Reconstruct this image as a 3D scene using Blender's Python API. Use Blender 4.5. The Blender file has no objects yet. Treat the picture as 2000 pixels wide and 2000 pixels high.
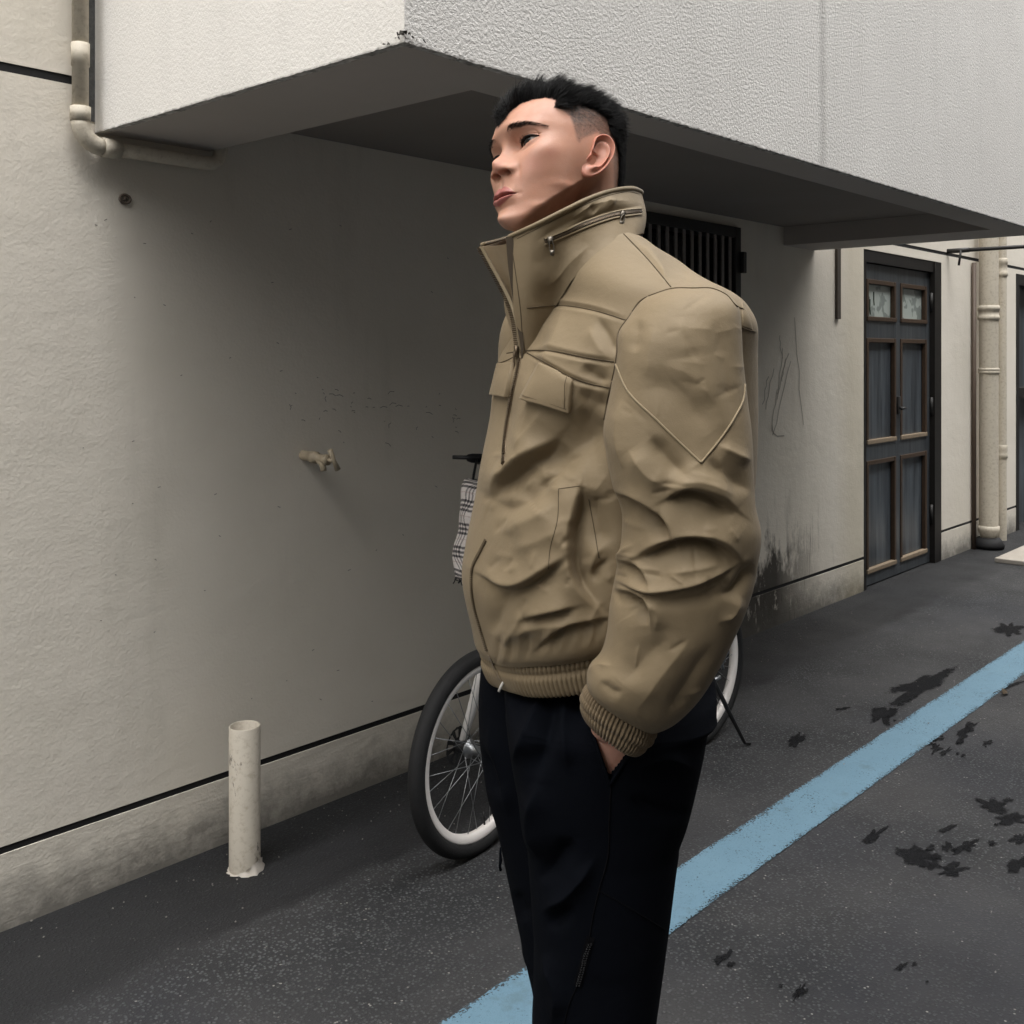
import bpy, bmesh, math, random
import numpy as np
from mathutils import Vector, Matrix
from mathutils.bvhtree import BVHTree

random.seed(7); rng = np.random.default_rng(7)
SC = bpy.context.scene
COL = SC.collection

# ------------------------------------------------------------------ camera
CAM_H, FPX, HOR = 1.35, 2057.0, 695.0
TH = math.radians(41.97)
DIRV = np.array([math.cos(TH), math.sin(TH)])
RGT = np.array([math.sin(TH), -math.cos(TH)])
cam_d = bpy.data.cameras.new("camera")
cam = bpy.data.objects.new("camera", cam_d); COL.objects.link(cam)
cam.location = (0, 0, CAM_H)
cam.rotation_euler = (math.pi / 2, 0, TH - math.pi / 2)
cam_d.sensor_width = 36.0; cam_d.lens = 36.0 * FPX / 2000.0
cam_d.shift_y = -(1000 - HOR) / 2000.0
cam_d.clip_start = 0.05; cam_d.clip_end = 500
SC.camera = cam

# ------------------------------------------------------------------ light
SUN_EL, SUN_AZ = 66.0, -106.0      # degrees; azimuth measured from +X
wd = bpy.data.worlds.new("World"); SC.world = wd; wd.use_nodes = True
nt = wd.node_tree; nt.nodes.clear()
sky = nt.nodes.new("ShaderNodeTexSky"); sky.sky_type = 'NISHITA'; sky.sun_disc = False
sky.sun_elevation = math.radians(SUN_EL); sky.sun_rotation = math.radians(90 - SUN_AZ)
sky.air_density = 1.0; sky.dust_density = 4.0; sky.ozone_density = 1.0
hs = nt.nodes.new("ShaderNodeHueSaturation"); hs.inputs['Saturation'].default_value = 0.04
bg = nt.nodes.new("ShaderNodeBackground"); bg.inputs['Strength'].default_value = 0.05
wo = nt.nodes.new("ShaderNodeOutputWorld")
nt.links.new(sky.outputs[0], hs.inputs['Color']); nt.links.new(hs.outputs[0], bg.inputs['Color'])
nt.links.new(bg.outputs[0], wo.inputs[0])
sun_d = bpy.data.lights.new("sun", 'SUN'); sun_d.energy = 1.5; sun_d.angle = math.radians(112)
sun_d.color = (1.0, 0.975, 0.94)
sun = bpy.data.objects.new("sun", sun_d); COL.objects.link(sun)
e, a_ = math.radians(SUN_EL), math.radians(SUN_AZ)
sv = Vector((math.cos(e) * math.cos(a_), math.cos(e) * math.sin(a_), math.sin(e)))
sun.rotation_euler = (-sv).to_track_quat('-Z', 'Y').to_euler()
sun.location = (0, -4, 9)
SC.view_settings.view_transform = 'Standard'; SC.view_settings.look = 'None'
SC.view_settings.exposure = 2.74; SC.view_settings.gamma = 1.0

# ------------------------------------------------------------------ helpers
WALL_Y = 2.54
OPP_Y, OPP_H = -2.6, 9.0
def ray(u): return DIRV + RGT * (u - 1000) / FPX
def wallpt(u, v, y=WALL_Y):
    r = ray(u); t = y / r[1]; return Vector((t * r[0], y, CAM_H + (HOR - v) * t / FPX))
def gnd(u, v, z=0.0):
    t = (CAM_H - z) * FPX / (v - HOR); r = ray(u); return Vector((t * r[0], t * r[1], z))
def W(Q):
    """camera-aligned metres (right, away, up) -> world"""
    Q = np.asarray(Q, float); o = np.empty_like(Q)
    o[..., 0] = Q[..., 1] * DIRV[0] + Q[..., 0] * RGT[0]
    o[..., 1] = Q[..., 1] * DIRV[1] + Q[..., 0] * RGT[1]
    o[..., 2] = Q[..., 2]
    return o
def PX(u, v, d): return np.array([(u - 1000) * d / FPX, d, CAM_H + (HOR - v) * d / FPX])
def toPX(Q): return np.stack([1000 + FPX * Q[..., 0] / Q[..., 1], HOR - FPX * (Q[..., 2] - CAM_H) / Q[..., 1]], -1)

def tag(o, label=None, cat=None, group=None, kind=None):
    if label: o['label'] = label
    if cat: o['category'] = cat
    if group: o['group'] = group
    if kind: o['kind'] = kind
    return o
def empty(name, loc=(0, 0, 0), rz=0.0):
    o = bpy.data.objects.new(name, None); COL.objects.link(o)
    o.location = loc; o.rotation_euler = (0, 0, rz); o.empty_display_size = 0.1
    return o
def obj(name, verts, faces, mat, parent=None, smooth=False, off=(0, 0, 0), col=None):
    me = bpy.data.meshes.new(name)
    V = np.asarray(verts, float) - np.asarray(off, float)
    me.from_pydata([tuple(p) for p in V], [], [tuple(f) for f in faces])
    me.validate(); me.update()
    if smooth: me.polygons.foreach_set('use_smooth', np.ones(len(me.polygons), bool))
    if mat is not None: me.materials.append(mat)
    if col is not None:
        at = me.color_attributes.new('Col', 'FLOAT_COLOR', 'POINT')
        c4 = np.ones((len(V), 4)); c4[:, :3] = col; at.data.foreach_set('color', c4.ravel())
    o = bpy.data.objects.new(name, me); COL.objects.link(o)
    if parent is not None: o.parent = parent
    return o
class MB:
    """collects simple shapes into one mesh"""
    def __init__(s): s.v = []; s.f = []
    def add(s, V, Fc):
        n = len(s.v); s.v += [tuple(p) for p in V]; s.f += [tuple(i + n for i in f) for f in Fc]; return s
    def box(s, x0, x1, y0, y1, z0, z1, bev=0.0):
        if bev <= 0:
            V = [(x0,y0,z0),(x1,y0,z0),(x1,y1,z0),(x0,y1,z0),(x0,y0,z1),(x1,y0,z1),(x1,y1,z1),(x0,y1,z1)]
            return s.add(V, [(0,3,2,1),(4,5,6,7),(0,1,5,4),(1,2,6,5),(2,3,7,6),(3,0,4,7)])
        bm = bmesh.new(); bmesh.ops.create_cube(bm, size=1)
        for q in bm.verts:
            q.co = Vector(((x0+x1)/2+q.co.x*(x1-x0), (y0+y1)/2+q.co.y*(y1-y0), (z0+z1)/2+q.co.z*(z1-z0)))
        bmesh.ops.bevel(bm, geom=bm.edges[:], offset=bev, segments=2, affect='EDGES', profile=0.6)
        bm.verts.index_update()
        s.add([q.co[:] for q in bm.verts], [[q.index for q in f.verts] for f in bm.faces]); bm.free(); return s
    def tube(s, pts, rad, n=12, cap=True, closed=False):
        P = [Vector(p) for p in pts]; N = len(P)
        R = [rad] * N if np.isscalar(rad) else list(rad)
        V = []; Fc = []; ref = None
        for i in range(N):
            t = (P[(i+1) % N] - P[i-1]) if closed else (P[min(i+1, N-1)] - P[max(i-1, 0)])
            t.normalize()
            if ref is None:
                ref = Vector((0, 0, 1)) if abs(t.z) < 0.9 else Vector((1, 0, 0))
            a = (ref - t * ref.dot(t)).normalized(); b = t.cross(a); ref = a
            for k in range(n):
                th = 2 * math.pi * k / n
                V.append(P[i] + (a * math.cos(th) + b * math.sin(th)) * R[i])
        M = N if closed else N - 1
        for i in range(M):
            j = (i + 1) % N
            for k in range(n):
                Fc.append((i*n+k, i*n+(k+1) % n, j*n+(k+1) % n, j*n+k))
        if cap and not closed:
            Fc.append(tuple(range(n-1, -1, -1))); Fc.append(tuple((N-1)*n+k for k in range(n)))
        return s.add(V, Fc)
    def lathe(s, prof, axis_o, axis, n=24):
        """prof: (radius, along) pairs"""
        ax = Vector(axis).normalized(); ref = Vector((0,0,1)) if abs(ax.z) < 0.9 else Vector((1,0,0))
        a = ax.cross(ref).normalized(); b = ax.cross(a); O = Vector(axis_o); V = []; Fc = []
        for (r, h) in prof:
            for k in range(n):
                th = 2*math.pi*k/n; V.append(O + ax*h + (a*math.cos(th)+b*math.sin(th))*r)
        for i in range(len(prof)-1):
            for k in range(n):
                Fc.append((i*n+k, i*n+(k+1) % n, (i+1)*n+(k+1) % n, (i+1)*n+k))
        return s.add(V, Fc)
    def build(s, name, mat, parent=None, smooth=False, off=(0,0,0)):
        return obj(name, s.v, s.f, mat, parent, smooth, off)
def grid_faces(n, m, wrap=True):
    i, j = np.meshgrid(np.arange(n-1), np.arange(m if wrap else m-1), indexing='ij')
    j2 = (j+1) % m
    return np.stack([i*m+j, i*m+j2, (i+1)*m+j2, (i+1)*m+j], -1).reshape(-1, 4)
def auto_smooth(o, ang=40):
    try: o.data.set_sharp_from_angle(angle=math.radians(ang))
    except Exception: pass

# ------------------------------------------------------------------ materials
class NT:
    def __init__(s, name, rough=0.8, spec=0.3, world=False):
        m = bpy.data.materials.new(name); m.use_nodes = True; s.m = m; s.t = m.node_tree
        s.b = s.t.nodes['Principled BSDF']; s.b.inputs['Roughness'].default_value = rough
        s.b.inputs['Specular IOR Level'].default_value = spec
        s.co = s.t.nodes.new('ShaderNodeNewGeometry').outputs['Position'] if world else s.t.nodes.new('ShaderNodeTexCoord').outputs['Object']
    def n(s, k): return s.t.nodes.new(k)
    def l(s, a, b): s.t.links.new(a, b)
    def map(s, sc=(1,1,1), loc=(0,0,0), rot=(0,0,0)):
        x = s.n('ShaderNodeMapping'); x.inputs['Scale'].default_value = sc; x.inputs['Location'].default_value = loc
        x.inputs['Rotation'].default_value = rot
        s.l(s.co, x.inputs['Vector']); return x.outputs[0]
    def noise(s, scale, detail=4, rough=0.5, vec=None, dist=0.0):
        x = s.n('ShaderNodeTexNoise'); x.inputs['Scale'].default_value = scale; x.inputs['Detail'].default_value = detail
        x.inputs['Roughness'].default_value = rough; x.inputs['Distortion'].default_value = dist
        s.l(vec if vec is not None else s.co, x.inputs['Vector']); return x.outputs['Fac']
    def voro(s, scale, feat='F1', out='Distance', vec=None, rnd=1.0):
        x = s.n('ShaderNodeTexVoronoi'); x.feature = feat; x.inputs['Scale'].default_value = scale
        x.inputs['Randomness'].default_value = rnd
        s.l(vec if vec is not None else s.co, x.inputs['Vector']); return x.outputs[out]
    def ramp(s, fac, stops, interp='LINEAR'):
        x = s.n('ShaderNodeValToRGB'); x.color_ramp.interpolation = interp; el = x.color_ramp.elements
        while len(el) < len(stops): el.new(0.5)
        for q, (p, c) in zip(el, stops):
            q.position = p; q.color = (c, c, c, 1) if np.isscalar(c) else (*c, 1)
        s.l(fac, x.inputs['Fac']); return x.outputs['Color']
    def mix(s, fac, a, b, mode='MIX'):
        x = s.n('ShaderNodeMix'); x.data_type = 'RGBA'; x.blend_type = mode
        for k, val in ((0, fac), (6, a), (7, b)):
            if hasattr(val, 'links'): s.l(val, x.inputs[k])
            elif k == 0: x.inputs[k].default_value = val
            else: x.inputs[k].default_value = (val, val, val, 1) if np.isscalar(val) else (*val, 1)
        return x.outputs[2]
    def math(s, op, a, b=0.0, c=0.0):
        x = s.n('ShaderNodeMath'); x.operation = op
        for k, val in enumerate((a, b, c)):
            if hasattr(val, 'links'): s.l(val, x.inputs[k])
            else: x.inputs[k].default_value = val
        return x.outputs[0]
    def sep(s):
        x = s.n('ShaderNodeSeparateXYZ'); s.l(s.co, x.inputs[0]); return x.outputs
    def color(s, c):
        if hasattr(c, 'links'): s.l(c, s.b.inputs['Base Color'])
        else: s.b.inputs['Base Color'].default_value = (*c, 1)
    def rough(s, r): s.l(r, s.b.inputs['Roughness'])
    def bump(s, hgt, dist=0.004, strength=1.0):
        x = s.n('ShaderNodeBump'); x.inputs['Distance'].default_value = dist; x.inputs['Strength'].default_value = strength
        s.l(hgt, x.inputs['Height'])
        prev = s.b.inputs['Normal']
        if prev.links: s.l(prev.links[0].from_socket, x.inputs['Normal'])
        s.l(x.outputs[0], prev)
    def band(s, val, c, w, soft):
        """1 inside |val-c|<w, soft edge"""
        d = s.math('ABSOLUTE', s.math('SUBTRACT', val, c))
        x = s.n('ShaderNodeMapRange'); x.inputs['From Min'].default_value = w; x.inputs['From Max'].default_value = w+soft
        x.inputs['To Min'].default_value = 1; x.inputs['To Max'].default_value = 0
        s.l(d, x.inputs['Value']); return x.outputs[0]
    def step(s, val, a, b):
        x = s.n('ShaderNodeMapRange'); x.inputs['From Min'].default_value = a; x.inputs['From Max'].default_value = b
        s.l(val, x.inputs['Value']); return x.outputs[0]

def plain(name, c, rough=0.6, spec=0.3, metal=0.0, var=0.12, sc=25, bump=0.0, bsc=80):
    k = NT(name, rough, spec); k.b.inputs['Metallic'].default_value = metal
    f = k.noise(sc, 5, 0.6)
    k.color(k.mix(f, tuple(x*(1-var) for x in c), tuple(min(1, x*(1+var)) for x in c)))
    if bump: k.bump(k.noise(bsc, 4, 0.6), bump)
    return k.m

def wall_mat(name, base, coarse=1.0, grime=True, plinth=False):
    k = NT(name, 0.92, 0.15, True)
    X, Y, Z = k.sep()
    big = k.noise(1.7, 5, 0.6); mid = k.noise(9, 5, 0.6)
    c = k.mix(k.ramp(big, [(0.3, 0.0), (0.72, 1.0)]), tuple(x*y for x, y in zip(base, (0.90, 0.90, 0.88))), base)
    c = k.mix(k.math('MULTIPLY', k.ramp(mid, [(0.45, 0.0), (0.75, 1.0)]), 0.28), c, tuple(x*y for x, y in zip(base, (0.97, 0.95, 0.95))))
    if grime:
        st = k.noise(1.0, 6, 0.65, k.map((5, 1, 0.9)))
        c = k.mix(k.math('MULTIPLY', k.ramp(st, [(0.55, 0.0), (0.8, 1.0)]), 0.22), c, (0.30, 0.275, 0.23))
        sp = k.noise(26, 4, 0.7); spm = k.ramp(sp, [(0.70, 0.0), (0.76, 1.0)])
        sel = k.ramp(k.noise(2.1, 3, 0.5), [(0.52, 0.0), (0.66, 1.0)])
        c = k.mix(k.math('MULTIPLY', k.math('MULTIPLY', spm, sel), 0.6), c, (0.10, 0.09, 0.075))
        # black mould creeping up from the ground beside the bicycle
        mz = k.math('ADD', Z, k.math('MULTIPLY', k.noise(1.0, 6, 0.7, k.map((11, 1, 5.0))), -0.85))
        mm = k.math('MULTIPLY', k.step(mz, -0.02, -0.16), k.band(X, 4.2, 0.6, 0.5))
        br = k.ramp(k.noise(1.0, 6, 0.75, k.map((13, 1, 7), (3, 0, 1))), [(0.30, 0.0), (0.42, 1.0)])
        c = k.mix(k.math('MULTIPLY', k.math('MULTIPLY', mm, br), 0.92), c, (0.022, 0.019, 0.017))
        br2 = k.ramp(k.noise(1.0, 5, 0.7, k.map((22, 1, 2.2), (9, 0, 1))), [(0.56, 0.0), (0.66, 1.0)])
        mm2 = k.math('MULTIPLY', k.band(X, 4.75, 0.5, 0.4), k.step(Z, 0.75, 0.05))
        c = k.mix(k.math('MULTIPLY', k.math('MULTIPLY', mm2, br2), 0.8), c, (0.05, 0.042, 0.035))
        # splash dirt just above the ground
        sd = k.math('MULTIPLY', k.step(k.math('ADD', Z, k.math('MULTIPLY', k.noise(12, 5, 0.7), -0.22)), 0.03, -0.10), 0.8)
        c = k.mix(sd, c, (0.11, 0.105, 0.095))
        # yellowed strip beside the door
        c = k.mix(k.math('MULTIPLY', k.band(X, 5.72, 0.05, 0.22), 0.30), c, (0.42, 0.36, 0.22))
    k.color(c)
    k.bump(k.noise(4.5, 4, 0.55, k.map((1, 1, 1.6))), 0.012*coarse, 0.28)
    k.bump(k.noise(34, 5, 0.5), 0.0020*coarse, 0.45)
    k.bump(k.noise(120, 3, 0.5), 0.0017*coarse, 0.5)
    if plinth: k.bump(k.noise(1.0, 4, 0.6, k.map((5, 1, 26), (0, 0, 0), (0, 0.25, 0)), 1.5), 0.006, 0.22)
    return k.m

M = {}
M['wall'] = wall_mat('wall_paint', (0.74, 0.69, 0.61))
M['plinth'] = wall_mat('plinth_render', (0.69, 0.645, 0.57), 1.15, True, True)
def stucco(name, base, sc, dist):
    k = NT(name, 0.9, 0.15, True)
    X, Y, Z = k.sep()
    c = k.mix(k.ramp(k.noise(2.2, 5, 0.6), [(0.3, 0), (0.7, 1.0)]), tuple(x*0.93 for x in base), base)
    st = k.noise(1.0, 5, 0.6, k.map((9, 9, 0.5)))
    c = k.mix(k.math('MULTIPLY', k.ramp(st, [(0.52, 0), (0.75, 1.0)]), 0.10), c, (0.40, 0.39, 0.37))
    # one rain streak down the front
    c = k.mix(k.math('MULTIPLY', k.band(k.math('ADD', X, k.math('MULTIPLY', k.noise(6, 3), 0.03)), 2.93, 0.004, 0.03), 0.33), c, (0.25, 0.24, 0.23))
    # damp dark rim along the drip edge and in the flaking corner
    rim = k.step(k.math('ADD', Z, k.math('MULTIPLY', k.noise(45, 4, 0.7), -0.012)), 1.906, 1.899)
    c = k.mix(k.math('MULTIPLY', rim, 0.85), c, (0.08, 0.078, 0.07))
    k.color(c)
    k.bump(k.noise(sc, 3, 0.55), dist, 0.9); k.bump(k.noise(sc*2.7, 2, 0.5), dist*0.4, 0.8)
    return k.m
M['stucco'] = stucco('coarse_stucco', (0.82, 0.80, 0.77), 125, 0.0034)
M['stucco_fine'] = stucco('fine_stucco', (0.82, 0.795, 0.755), 140, 0.0018)
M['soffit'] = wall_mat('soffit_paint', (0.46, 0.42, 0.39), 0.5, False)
M['ceiling'] = wall_mat('shaded_ceiling', (0.27, 0.24, 0.22), 0.5, False)  # darker than the soffit: the shade of the recess is put into this colour
M['groove'] = plain('black_groove', (0.012, 0.012, 0.013), 0.7)
M['pvc'] = None
def chipped(name, base, chip, th=0.60, amt=0.85):
    k = NT(name, 0.6, 0.35)
    c = k.mix(k.noise(8, 5, 0.6), tuple(x*0.85 for x in base), base)
    cm = k.ramp(k.noise(16, 6, 0.75, k.map((1, 1, 0.45))), [(th, 0), (th+0.035, 1.0)])
    c = k.mix(k.math('MULTIPLY', cm, amt), c, chip)
    c = k.mix(k.math('MULTIPLY', k.ramp(k.noise(60, 4, 0.7), [(0.5, 0), (0.72, 1)]), 0.5), c, (0.25, 0.2, 0.14))
    k.color(c); k.bump(cm, 0.001, 0.6); k.bump(k.noise(70, 4, 0.6), 0.0012, 0.6)
    return k.m
M['pvc'] = chipped('cream_pipe_paint', (0.60, 0.545, 0.45), (0.20, 0.175, 0.14), 0.68, 0.45)
M['stub'] = chipped('chipped_cream_paint', (0.56, 0.51, 0.43), (0.085, 0.075, 0.065))
M['cement'] = plain('white_cement', (0.50, 0.46, 0.41), 0.9, 0.2, 0, 0.15, 40, 0.004, 60)
def asphalt(name):
    k = NT(name, 0.82, 0.35)
    X, Y, Z = k.sep()
    v1 = k.voro(120, 'F1', 'Color'); bw0 = k.n('ShaderNodeRGBToBW'); k.l(v1, bw0.inputs[0])
    rnd = k.ramp(k.math('ADD', k.voro(120, 'F1', 'Distance'), k.math('MULTIPLY', k.math('SUBTRACT', k.noise(420, 2), 0.5), 0.25)), [(0.0, 1.0), (0.30, 0.9), (0.52, 0.0)])
    class bw: outputs = [k.math('MULTIPLY', bw0.outputs[0], rnd)]
    c = k.mix(k.ramp(bw.outputs[0], [(0.12, 0), (0.42, 0.45), (0.75, 1.0)]), (0.013, 0.0136, 0.0148), (0.098, 0.101, 0.104))
    c = k.mix(k.ramp(k.noise(330, 2), [(0.42, 0.0), (0.70, 0.75)]), c, (0.021, 0.022, 0.0238))
    c = k.mix(k.math('MULTIPLY', k.ramp(k.noise(1.3, 6, 0.62), [(0.38, 0), (0.62, 1)]), 0.6), c, (0.050, 0.049, 0.050))
    c = k.mix(k.math('MULTIPLY', k.ramp(k.noise(0.9, 4, 0.6, k.map((1, 1, 1), (7, 3, 0))), [(0.5, 0), (0.7, 1)]), 0.45), c, (0.017, 0.019, 0.027))
    spk = k.ramp(k.voro(75, 'F1', 'Distance'), [(0.0, 1.0), (0.16, 1.0), (0.22, 0.0)])
    sel = k.ramp(k.noise(30, 2), [(0.60, 0), (0.65, 1.0)])
    c = k.mix(k.math('MULTIPLY', k.math('MULTIPLY', spk, sel), 0.6), c, (0.36, 0.345, 0.32))
    # pale worn patch with exposed stones beside the old dark strip
    worn = k.math('MULTIPLY', k.band(Y, 2.03, 0.05, 0.16), k.ramp(k.noise(2.3, 5, 0.65), [(0.45, 0), (0.62, 1)]))
    c = k.mix(k.math('MULTIPLY', worn, k.ramp(bw.outputs[0], [(0.15, 0), (0.6, 0.65)])), c, (0.105, 0.11, 0.112))
    # older, darker strip along the wall and the irregular tarry joint
    yj = k.math('ADD', Y, k.math('ADD', k.math('MULTIPLY', k.noise(5, 4, 0.6), 0.12), k.math('MULTIPLY', k.noise(50, 3, 0.6), 0.03)))
    c = k.mix(k.math('MULTIPLY', k.step(yj, 2.22, 2.27), 0.75), c, (0.0095, 0.010, 0.011))
    jt = k.math('MULTIPLY', k.band(yj, 2.235, 0.012, 0.03), k.ramp(k.noise(2.6, 3, 0.6), [(0.40, 0.15), (0.6, 1)]))
    c = k.mix(k.math('MULTIPLY', jt, 0.75), c, (0.010, 0.010, 0.011))
    # damp dark patch beside the rear wheel
    dm = k.math('MULTIPLY', k.band(X, 4.2, 0.5, 0.8), k.step(k.math('ADD', Y, k.math('MULTIPLY', k.noise(4, 5, 0.65), 0.5)), 2.30, 2.55))
    c = k.mix(k.math('MULTIPLY', dm, 0.7), c, (0.012, 0.0115, 0.0115))
    # long drip smears across the lane
    sm = k.ramp(k.noise(1.0, 5, 0.65, k.map((0.7, 3.5, 1), (2, 5, 0))), [(0.54, 0), (0.66, 1)])
    c = k.mix(k.math('MULTIPLY', sm, 0.6), c, (0.022, 0.022, 0.024))
    k.color(c)
    k.rough(k.ramp(k.noise(3, 4), [(0.3, 0.70), (0.7, 0.9)]))
    k.bump(bw.outputs[0], 0.004, 0.8); k.bump(k.noise(260, 3, 0.6), 0.003, 0.6); k.bump(k.noise(40, 4, 0.6), 0.004, 0.5)
    return k.m
M['asphalt'] = asphalt('asphalt')
def blue_paint():
    k = NT('blue_road_paint', 0.75, 0.3)
    c = k.mix(k.noise(6, 6, 0.65), (0.092, 0.168, 0.228), (0.128, 0.218, 0.282))
    g = k.ramp(k.noise(120, 4, 0.7), [(0.54, 0), (0.68, 1.0)])
    wr = k.ramp(k.noise(7, 6, 0.75), [(0.56, 0), (0.66, 1.0)])
    c = k.mix(k.math('MULTIPLY', wr, 0.5), c, (0.075, 0.12, 0.145))
    c = k.mix(k.math('MULTIPLY', g, 0.55), c, (0.07, 0.13, 0.17))
    sp = k.ramp(k.voro(26, 'F1', 'Distance'), [(0.0, 1), (0.07, 1), (0.1, 0)]); sel = k.ramp(k.noise(9, 2), [(0.55, 0), (0.6, 1)])
    c = k.mix(k.math('MULTIPLY', k.math('MULTIPLY', sp, sel), 0.8), c, (0.03, 0.05, 0.07))
    k.color(c); k.bump(k.noise(260, 3, 0.6), 0.003, 0.6)
    X, Y, Z = k.sep()          # paint worn off the high stones, more so along both edges
    edge = k.math('MULTIPLY', k.step(k.math('ABSOLUTE', k.math('SUBTRACT', Y, 1.449)), 0.060, 0.082), 0.17)
    hole = k.step(k.math('ADD', k.math('ADD', k.math('MULTIPLY', k.noise(170, 3, 0.6), 0.75), k.math('MULTIPLY', k.noise(5, 5, 0.7), 0.42)), edge), 0.70, 0.76)
    tr_ = k.n('ShaderNodeBsdfTransparent'); mx = k.n('ShaderNodeMixShader')
    k.l(k.math('MULTIPLY', hole, 0.85), mx.inputs[0]); k.l(k.b.outputs[0], mx.inputs[1]); k.l(tr_.outputs[0], mx.inputs[2]); k.l(mx.outputs[0], k.t.nodes['Material Output'].inputs['Surface'])
    return k.m
M['blue'] = blue_paint()
k = NT('damp_stain', 0.85, 0.12)
at = k.n('ShaderNodeVertexColor'); at.layer_name = 'Col'
ed = k.math('ADD', at.outputs['Color'], k.math('ADD', k.math('MULTIPLY', k.math('SUBTRACT', k.noise(26, 6, 0.7), 0.5), 0.75), k.math('MULTIPLY', k.math('SUBTRACT', k.noise(150, 3, 0.6), 0.5), 0.55)))
k.color((0.006, 0.0063, 0.0075)); k.bump(k.noise(260, 3, 0.6), 0.003, 0.6)
tr_ = k.n('ShaderNodeBsdfTransparent'); mx = k.n('ShaderNodeMixShader'); out_ = k.t.nodes['Material Output']
k.l(k.math('MULTIPLY', k.step(ed, 0.26, 0.42), 0.82), mx.inputs[0]); k.l(tr_.outputs[0], mx.inputs[1]); k.l(k.b.outputs[0], mx.inputs[2]); k.l(mx.outputs[0], out_.inputs['Surface'])
M['stain'] = k.m
# ------------------------------------------------------------------ ground
def ragged_strip(x0, x1, ya, yb, z, step, amp, zamp=0.0):
    """flat strip along X with uneven long edges"""
    xs = np.arange(x0, x1, step); V = []; Fc = []
    def wob(seed):
        r = np.random.default_rng(seed); s = np.zeros(len(xs))
        for f_ in (3, 7, 15, 33, 61):
            s += np.sin(xs*f_*2.1 + r.uniform(0, 6.28)) / (f_**0.35)
        return amp*(s*0.5 + r.normal(0, 0.55, len(xs)))
    A, B = ya + wob(1), yb + wob(2)
    for i, x in enumerate(xs): V += [(x, A[i], z), (x, B[i], z)]
    for i in range(len(xs)-1): Fc.append((2*i, 2*i+2, 2*i+3, 2*i+1))
    return V, Fc
road = obj('road', [(-60,-60,0),(60,-60,0),(60,60,0),(-60,60,0)], [(0,1,2,3)], M['asphalt']); tag(road, kind='structure')
V, Fc = ragged_strip(-2.0, 26, 1.368, 1.530, 0.0042, 0.008, 0.0017)
tag(obj('painted_line', V, Fc, M['blue']), kind='structure')
def blob(name, c, rx, ry, z, seed, mat, parent=None, rot=0.0, n=48):
    """damp patch: a thin sheet whose edge fades out, carrying 1 in the middle and 0 at the rim"""
    r = np.random.default_rng(seed); V = [(c[0], c[1], z)]; K = [1.0]
    ph = r.uniform(0, 6.28, 6); am = r.uniform(0.05, 0.20, 6)
    for q0, kk in ((.45, .78), (.8, .48), (1.25, .14), (1.6, 0.0)):
        for k in range(n):
            th = 2*math.pi*k/n; q = q0*(1+sum(am[j]*math.sin((j+2)*th+ph[j]) for j in range(6)))
            x, y = rx*q*math.cos(th), ry*q*math.sin(th)
            V.append((c[0]+x*math.cos(rot)-y*math.sin(rot), c[1]+x*math.sin(rot)+y*math.cos(rot), z)); K.append(kk)
    Fq = [(0, 1+k, 1+(k+1) % n) for k in range(n)]
    for s_ in range(3): Fq += [(1+s_*n+k, 1+(s_+1)*n+k, 1+(s_+1)*n+(k+1) % n, 1+s_*n+(k+1) % n) for k in range(n)]
    return obj(name, V, Fq, mat, parent, col=np.array(K)[:, None]*np.ones(3))
stains = [(1800,1340,.26,.055),(1725,1396,.10,.04),(1645,1385,.03,.014),(1790,1700-28,.060,.045),(1705,1635,.055,.018),
          (1885,1655,.05,.018),(1850,1655,.03,.012),(1820,1690,.03,.02),(1860,1700,.05,.02),(1940,1575,.05,.04),(1975,1600,.05,.03),
          (1890,1424,.09,.018),(1880,1438,.075,.016),(1830,1446,.03,.012),(1828,1462,.04,.014),(1846,1470,.04,.01),(1975,1340,.09,.014),
          (1970,1230,.14,.05),(1850,1620,.04,.01),(1990,1690,.06,.02),(1555,1447,.08,.02),(1930,1452,.03,.012),(1990,1640,.04,.015),
          (1420,1868,.03,.006),(1760,1890,.02,.006),(1560,1940,.03,.006)]
for i, (u, v, rx, ry) in enumerate(stains):
    g_ = gnd(u, v)
    blob('damp_stain', g_, rx, ry, 0.0016+0.00007*i, 20+i, M['stain'], road, rot=0.25*math.sin(i*2.3))
r_ = random.Random(31)
for i in range(24):
    u, v, rx, ry = stains[r_.randrange(len(stains))]; g_ = gnd(u+r_.gauss(0, 28), v+r_.gauss(0, 14)); s = r_.uniform(.003, .011)
    blob('damp_stain', g_, s*1.8, s*1.0, 0.0036+.00001*i, 90+i, M['stain'], road, n=18)
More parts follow.
